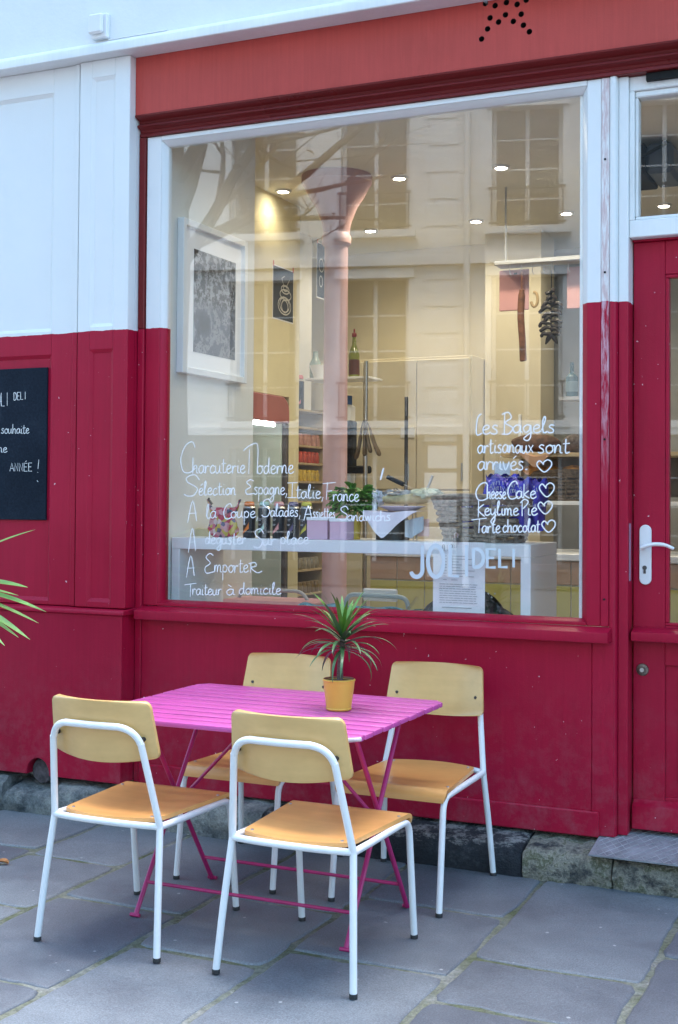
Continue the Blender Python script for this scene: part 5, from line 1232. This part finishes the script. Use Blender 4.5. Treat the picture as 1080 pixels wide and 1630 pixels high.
def onmenu(px, py): return onY(px, py, 4.9322)
strokes('menu_heading', word('JOLI', 702, 714, 877, 5, 0, True)+word('DELI', 718, 729, 872, 2.6, 0, True), m_print, mn, .0011, onmenu)

# ------------------------------------------------------------------ blackboard on the left panel
YB = YD+.0138
bbr = onY(78, 600, YB).x; bz0, bz1 = onY(76, 828, YB).z, onY(76, 585, YB).z
bb = thing('blackboard', 'dark slate blackboard with chalk greeting fixed on the red panel', 'blackboard', (bbr-.28, YB, bz0))
box('board', m_chalkb, bb, bbr-.58, bbr, YB-.012, YB-.0003, bz0, bz1, .002)
YBf = YB-.0128
def onboard(px, py): return onY(px, py, YBf)
cws = [word('JOLI', -12, 15, 647, 10.5, -.05, True), word('DELI', 22, 43, 637, 6, -.1, True), word('souhaite', 2, 47, 690, 7.5), word('bonne', -26, 12, 720, 7.5), word('-', -6, 1, 747, 7), word('ANNÉE', 16, 52, 750, 6.5, 0, True), word('!', 58, 65, 752, 10, 0, True)+[[(59.5,765),(61,767)]]]
for cw in cws: strokes('chalk_word', cw, m_chalk, bb, .0019, onboard)

# ================================================================== TERRACE FURNITURE
lf = onZ(4, 1374, .004)
MB().sheet(lambda u, v: Vector((lf.x-.03+.06*u, lf.y+(v-.5)*.034*math.sin(math.pi*min(1, u*.9+.06)), .003+.010*abs(v-.5)*2+.006*math.sin(3*u))), 9, 5, .0008).obj('fallen_leaf', pm('orange_dry_leaf', (.42, .17, .05), .7, var=.4, scale=40)); tag(bpy.data.objects['fallen_leaf'], 'small orange fallen leaf on the paving at the left edge', 'leaf')
def make_chair(label):
    t = thing('cafe_chair', label, 'chair', (0, 0, 0), 0, 'chairs round the pink table')
    r = .0112
    J = {s: Vector((s*.20, -.222, .398)) for s in (-1, 1)}
    for s in (-1, 1):
        l = MB().tube(catmull([(s*.225, -.273, .006), (s*.2135, -.25, .2), J[s]], 4), r, 12).obj('leg', m_tubew, t, local=True)
        MB().lathe([(.0095, 0), (.0125, .001), (.0125, .012), (.0118, .014)], (s*.225, -.273, 0), 12).obj('foot_cap', m_rubber, l, local=True)
        l = MB().tube(fillet([(s*.2025, .270, .006), (s*.200, .222, .392), (s*.200, .12, .393)], .05, 7)[:-1]+[(s*.200, .16, .393)], r, 12).obj('leg', m_tubew, t, local=True)
        MB().lathe([(.0095, 0), (.0125, .001), (.0125, .012), (.0118, .014)], (s*.2025, .270, 0), 12).obj('foot_cap', m_rubber, l, local=True)
        MB().tube([(s*.200, .17, .393), (s*.200, -.1, .395), J[s]], r*.98, 12).obj('seat_rail', m_tubew, t, local=True)
    MB().tube(catmull([J[-1], (-.14, -.241, .401), (-.06, -.251, .402), (.06, -.251, .402), (.14, -.241, .401), J[1]], 5), r*.97, 12).obj('rear_crossbar', m_tubew, t, local=True)
    top = fillet([J[-1], (-.1585, -.292, .714), (.1585, -.292, .714), J[1]], .075, 9)
    # the top bar bows back with the board
    top = [Vector((p.x, p.y-.022*max(0, 1-(p.x/.16)**2)*(p.z > .66), p.z)) for p in catmull(top, 2)]
    MB().tube(top, r, 12).obj('back_frame', m_tubew, t, local=True)
    # seat: rear edge bowed, side edges tapering, front rolled down
    def seat(u, v):
        # v: 0 rear .. 1 front (rolled)
        hw = .176+.034*min(1, v*1.1); s_ = v*.475
        yr = -.206-.042*(1-(2*u-1)**2); L = .415
        yy = yr+(.205-yr)*min(1, v/.86) if v < .86 else None
        x = (2*u-1)*hw
        dish = -.010*math.sin(math.pi*min(1, v/.86))*(1-(2*u-1)**2)
        if v < .86:
            z = .410+dish; y = yy
            f = max(0, (v-.70)/.16); z += .0
        else:
            a = (v-.86)/.14*R(100); y = .205+.030*math.sin(a); z = .410-.030*(1-math.cos(a))-.006*((v-.86)/.14)
        rc = max(0, 1-v/.10); x *= 1-.05*rc*rc
        rc2 = max(0, (v-.92)/.08); x *= 1-.04*rc2*rc2
        return Vector((x, y, z+.0085))
    so_ = MB().sheet(seat, 25, 34, .0135).obj('seat', m_seat, t, local=True, ang=40)
    for x, y in ((-.15, -.19), (.15, -.19), (-.192, .155), (.192, .155)): MB().lathe([(0, .0025), (.005, .002), (.006, 0), (0, 0)], (x, y, .4185), 10).obj('screw', m_steel, so_, local=True)
    # curved backboard in front of the tube
    def backb(u, v):
        v = .5-.5*math.cos(math.pi*v)
        w2 = 2*u-1; hw = .200-.016*v
        cr = .022
        e = 0
        zb, zt = .598, .790
        z = zb+(zt-zb)*v
        # rounded corners
        dz = min(z-zb, zt-z); k = 1.0
        if dz < cr: k = 1-(cr-math.sqrt(max(0, cr*cr-(cr-dz)**2)))/hw
        x = w2*hw*k
        zz_ = z-.010*w2*w2*(1-v)*-1 - .006*(1-w2*w2)*(1-v)
        yb = -.2575-.052*v*.75
        return Vector((x, yb+.044*(w2*w2)-.014, zz_))
    bo = MB().sheet(backb, 25, 26, .012, (0, 1, .12)).obj('backrest', m_back, t, local=True, ang=40)
    for s in (-1, 1):
        q = backb(.5+s*.415, .42)
        MB().tube([q+Vector((0, -.004, 0)), q+Vector((0, .0145, 0))], .006, 10).obj('bolt', m_darkst, bo, local=True)
        MB().tube([q+Vector((0, -.016, 0)), q+Vector((0, -.003, 0))], .008, 10).obj('spacer', m_rubber, bo, local=True)
    return t
c0 = make_chair('plywood chair with white tube frame nearest the camera, seen from behind')
c0.location = (-1.692, 3.640, 0)
dup(c0, (-2.352, 3.643, 0), 0, 'plywood chair with white frame at the left front of the table, seen from behind')
dup(c0, (-1.691, 4.414, 0), R(180), 'plywood chair with white frame facing us, right of the potted plant')
dup(c0, (-2.325, 4.405, 0), R(180), 'plywood chair facing us behind the pink table, left of the potted plant')

# pink folding table
TZ = .70; tx0_, tx1_, ty0_, ty1_ = -2.562, -1.545, 3.553, 4.372
tb_ = thing('pink_folding_table', 'magenta folding garden table with slatted top between the four chairs', 'table', ((tx0_+tx1_)/2, (ty0_+ty1_)/2, 0))
ns = 11; gp = .011; sw_ = (ty1_-ty0_-gp*(ns-1))/ns
for k in range(ns):
    y = ty0_+k*(sw_+gp); jx = rs.uniform(-.002, .002)
    ins = .03 if k in (0, ns-1) else 0
    if ins:
        ye, yo = (y, y+sw_) if k == 0 else (y+sw_, y)
        poly = [(tx0_, yo), (tx0_+.0, yo+(ye-yo)*.35), (tx0_+.035, ye), (tx1_-.035, ye), (tx1_, yo+(ye-yo)*.35), (tx1_, yo)]
        MB().prism(poly, 'z', TZ-.017, TZ).obj('slat', m_pink, tb_, .005, seg=2)
    else: MB().box(tx0_+jx, tx1_+jx, y, y+sw_, TZ-.017, TZ+rs.uniform(-.001, .001)).obj('slat', m_pink, tb_, .005, seg=2)
wn_ = MB().tube([(tx1_-.20, ty0_-.0012, TZ-.008), (tx1_-.036, ty0_-.0012, TZ-.008), (tx1_-.0005, ty0_+sw_*.62, TZ-.008)], .0065, 8, flat=1).obj('worn_edge', m_pinkw, tb_)
lxa, lxb = -2.415, -1.632
yc_ = 3.947
for x in (lxa, lxb):
    box('top_bearer', m_pinkd, tb_, x-.014, x+.014, ty0_+.03, ty1_-.03, TZ-.036, TZ-.0175, .002)
    for s, dx in ((-1, -.010), (1, .010)):
        l = MB().tube([(x+dx, yc_+s*.240, .006), (x+dx, yc_-s*.215, TZ-.037)], .0085, 10).obj('leg', m_pinkd, tb_)
        MB().tube([(x+dx-.018, yc_+s*.245, .0065), (x+dx+.018, yc_+s*.245, .0065)], .0065, 8).obj('foot', m_pinkd, l)
    MB().tube([(x-.022, yc_, .345), (x+.022, yc_, .345)], .006, 8).obj('pivot', m_pinkd, tb_)
for s in (-1, 1):
    f = .20/.663
    yy = yc_+s*(.240-.455*.095/.663)
    MB().tube([(lxa+s*.010, yy, .10), (lxb+s*.010, yy, .10)], .0062, 8).obj('stretcher', m_pinkd, tb_)
for x, d in ((lxa, 1), (lxb, -1)):
    MB().tube([(x+d*.012, yc_+.02, .35), (x+d*.33, yc_, TZ-.03)], .0065, 8).obj('brace', m_pinkd, tb_)
box('centre_bearer', m_pinkd, tb_, (lxa+lxb)/2-.11, (lxa+lxb)/2+.11, yc_-.012, yc_+.012, TZ-.0345, TZ-.0175, .002)

# dracaena in a yellow tin pot on the table
pp = onZ(531, 1133, TZ)
dr = thing('potted_dracaena', 'small dracaena plant in a yellow tin pot on the pink table', 'potted plant', (pp.x, pp.y+.045, TZ+.0012))
MB().lathe([(.042, 0), (.044, .002), (.045, .006), (.0435, .008), (.0545, .098), (.0565, .100), (.0565, .104), (.054, .106), (.052, .104), (.049, .085), (0, .085)], seg=36).obj('pot', m_pot, dr, local=True)
MB().lathe([(.0515, .0995), (.0532, .1065), (.0525, .1072), (.049, .1010)], seg=32, caps=False).obj('inner_rim', pm('terracotta_inner_pot', (.28, .09, .05), .7), dr, local=True)
MB().lathe([(0, .0853), (.049, .0853), (.049, .098), (.02, .101), (0, .102)], seg=28).obj('soil', m_soil, dr, local=True)
MB().tube(catmull([(.004, 0, .09), (.003, .002, .15), (.010, 0, .2), (.012, 0, .245)]), [.0125, .0115, .011, .0115, .0105, .011, .010, .0105, .0095, .010, .0095, .010, .009, .0095, .009, .008], 10).obj('stem', m_stem, dr, local=True)
def blade(L, w_, lift, droop, n=14):
    """a strap leaf along +x that arches down; returns a mesh"""
    def fn(u, v):
        t = u; s = t*L
        ang = lift - droop*t*t
        x = sum(math.cos(lift-droop*(k/20*t)**2)*s/20 for k in range(20)); z = sum(math.sin(lift-droop*(k/20*t)**2)*s/20 for k in range(20))
        ww_ = w_*(min(1, .55+t*2.2))*(max(0, 1-t**2.4))**.8+.0004
        f = (v-.5)*2
        return Vector((x-.25*abs(f)*ww_*math.sin(ang)*-.0, f*ww_, z+.35*abs(f)*ww_))
    return MB().grid(fn, n, 3)
for k in range(54):
    q = k/54; a = k*2.399963; up_ = q
    L = rs.uniform(.16, .235)*(1-.25*up_); lift = R(-5+80*up_**1.3+rs.uniform(-12, 12)); droop = R(rs.uniform(55, 125))*(1-.78*up_)
    o = blade(L, rs.uniform(.0066, .0092), lift, droop).obj('leaf', m_leafy if up_ > .68 else m_leaf, dr, local=True, ang=80)
    o.location = (.012+.004*math.cos(a), .004*math.sin(a), .205+.065*q); o.rotation_euler = (rs.uniform(-.15, .15), 0, a)

# big palm at the left edge: only its leaf tips reach into the picture
pl0 = onY(-118, 940, 4.25)
pa = thing('potted_palm', 'bright green strap leaved plant whose leaf tips reach in at the left edge', 'potted plant', (pl0.x, 4.25, 0))
MB().lathe([(.10, 0), (.105, .01), (.135, .27), (.14, .275), (.14, .29), (.128, .29), (.12, .26), (0, .26)], seg=28).obj('pot', pm('grey_pot', (.25, .25, .25), .7), pa, local=True)
MB().lathe([(0, .2603), (.12, .2603), (.12, .272), (0, .275)], seg=20).obj('soil', m_soil, pa, local=True)
hc_ = pl0.z
MB().tube([(0, 0, .26), (.01, 0, .6), (0, 0, hc_)], [.035, .028, .022], 12).obj('trunk', m_stem, pa, local=True)
for k in range(30):
    q = k/30; a = R(95+170*((k*.618) % 1))
    L = rs.uniform(.38, .50); lift = R(-38+95*q+rs.uniform(-10, 10)); droop = R(rs.uniform(10, 40))
    o = blade(L, rs.uniform(.011, .016), lift, droop, 10).obj('leaf', m_palm, pa, local=True, ang=80); o.location = (0, 0, hc_-.04+.08*q); o.rotation_euler = (rs.uniform(-.2, .2), 0, a)
# the leaves that show, aimed at where their tips stand in the picture
for tip, Y, w_ in (((57, 843), 4.18, .017), ((45, 935), 4.15, .024), ((74, 974), 4.12, .017), ((62, 992), 4.22, .013), ((48, 1018), 4.10, .020), ((30, 1015), 4.16, .017), ((8, 1028), 4.08, .022), ((30, 948), 4.24, .012)):
    e = onY(tip[0], tip[1], Y)-Vector((pl0.x, 4.25, 0)); b0 = Vector((0, 0, hc_)); d = e-b0; L = d.length
    nrm = Vector((0, -.5, 1)); sd_ = d.cross(nrm).normalized()
    def fn(u, v): f = (v-.5)*2; ww_ = w_*min(1, .4+u*2.5)*(max(0, 1-u**6))**.9*(1-.35*u)+.0005; return b0+d*u+Vector((0, 0, .05*math.sin(math.pi*u)*L))+sd_*f*ww_+nrm.normalized()*abs(f)*ww_*.35
    MB().grid(fn, 14, 3).obj('leaf', m_palm, pa, local=True, ang=80)
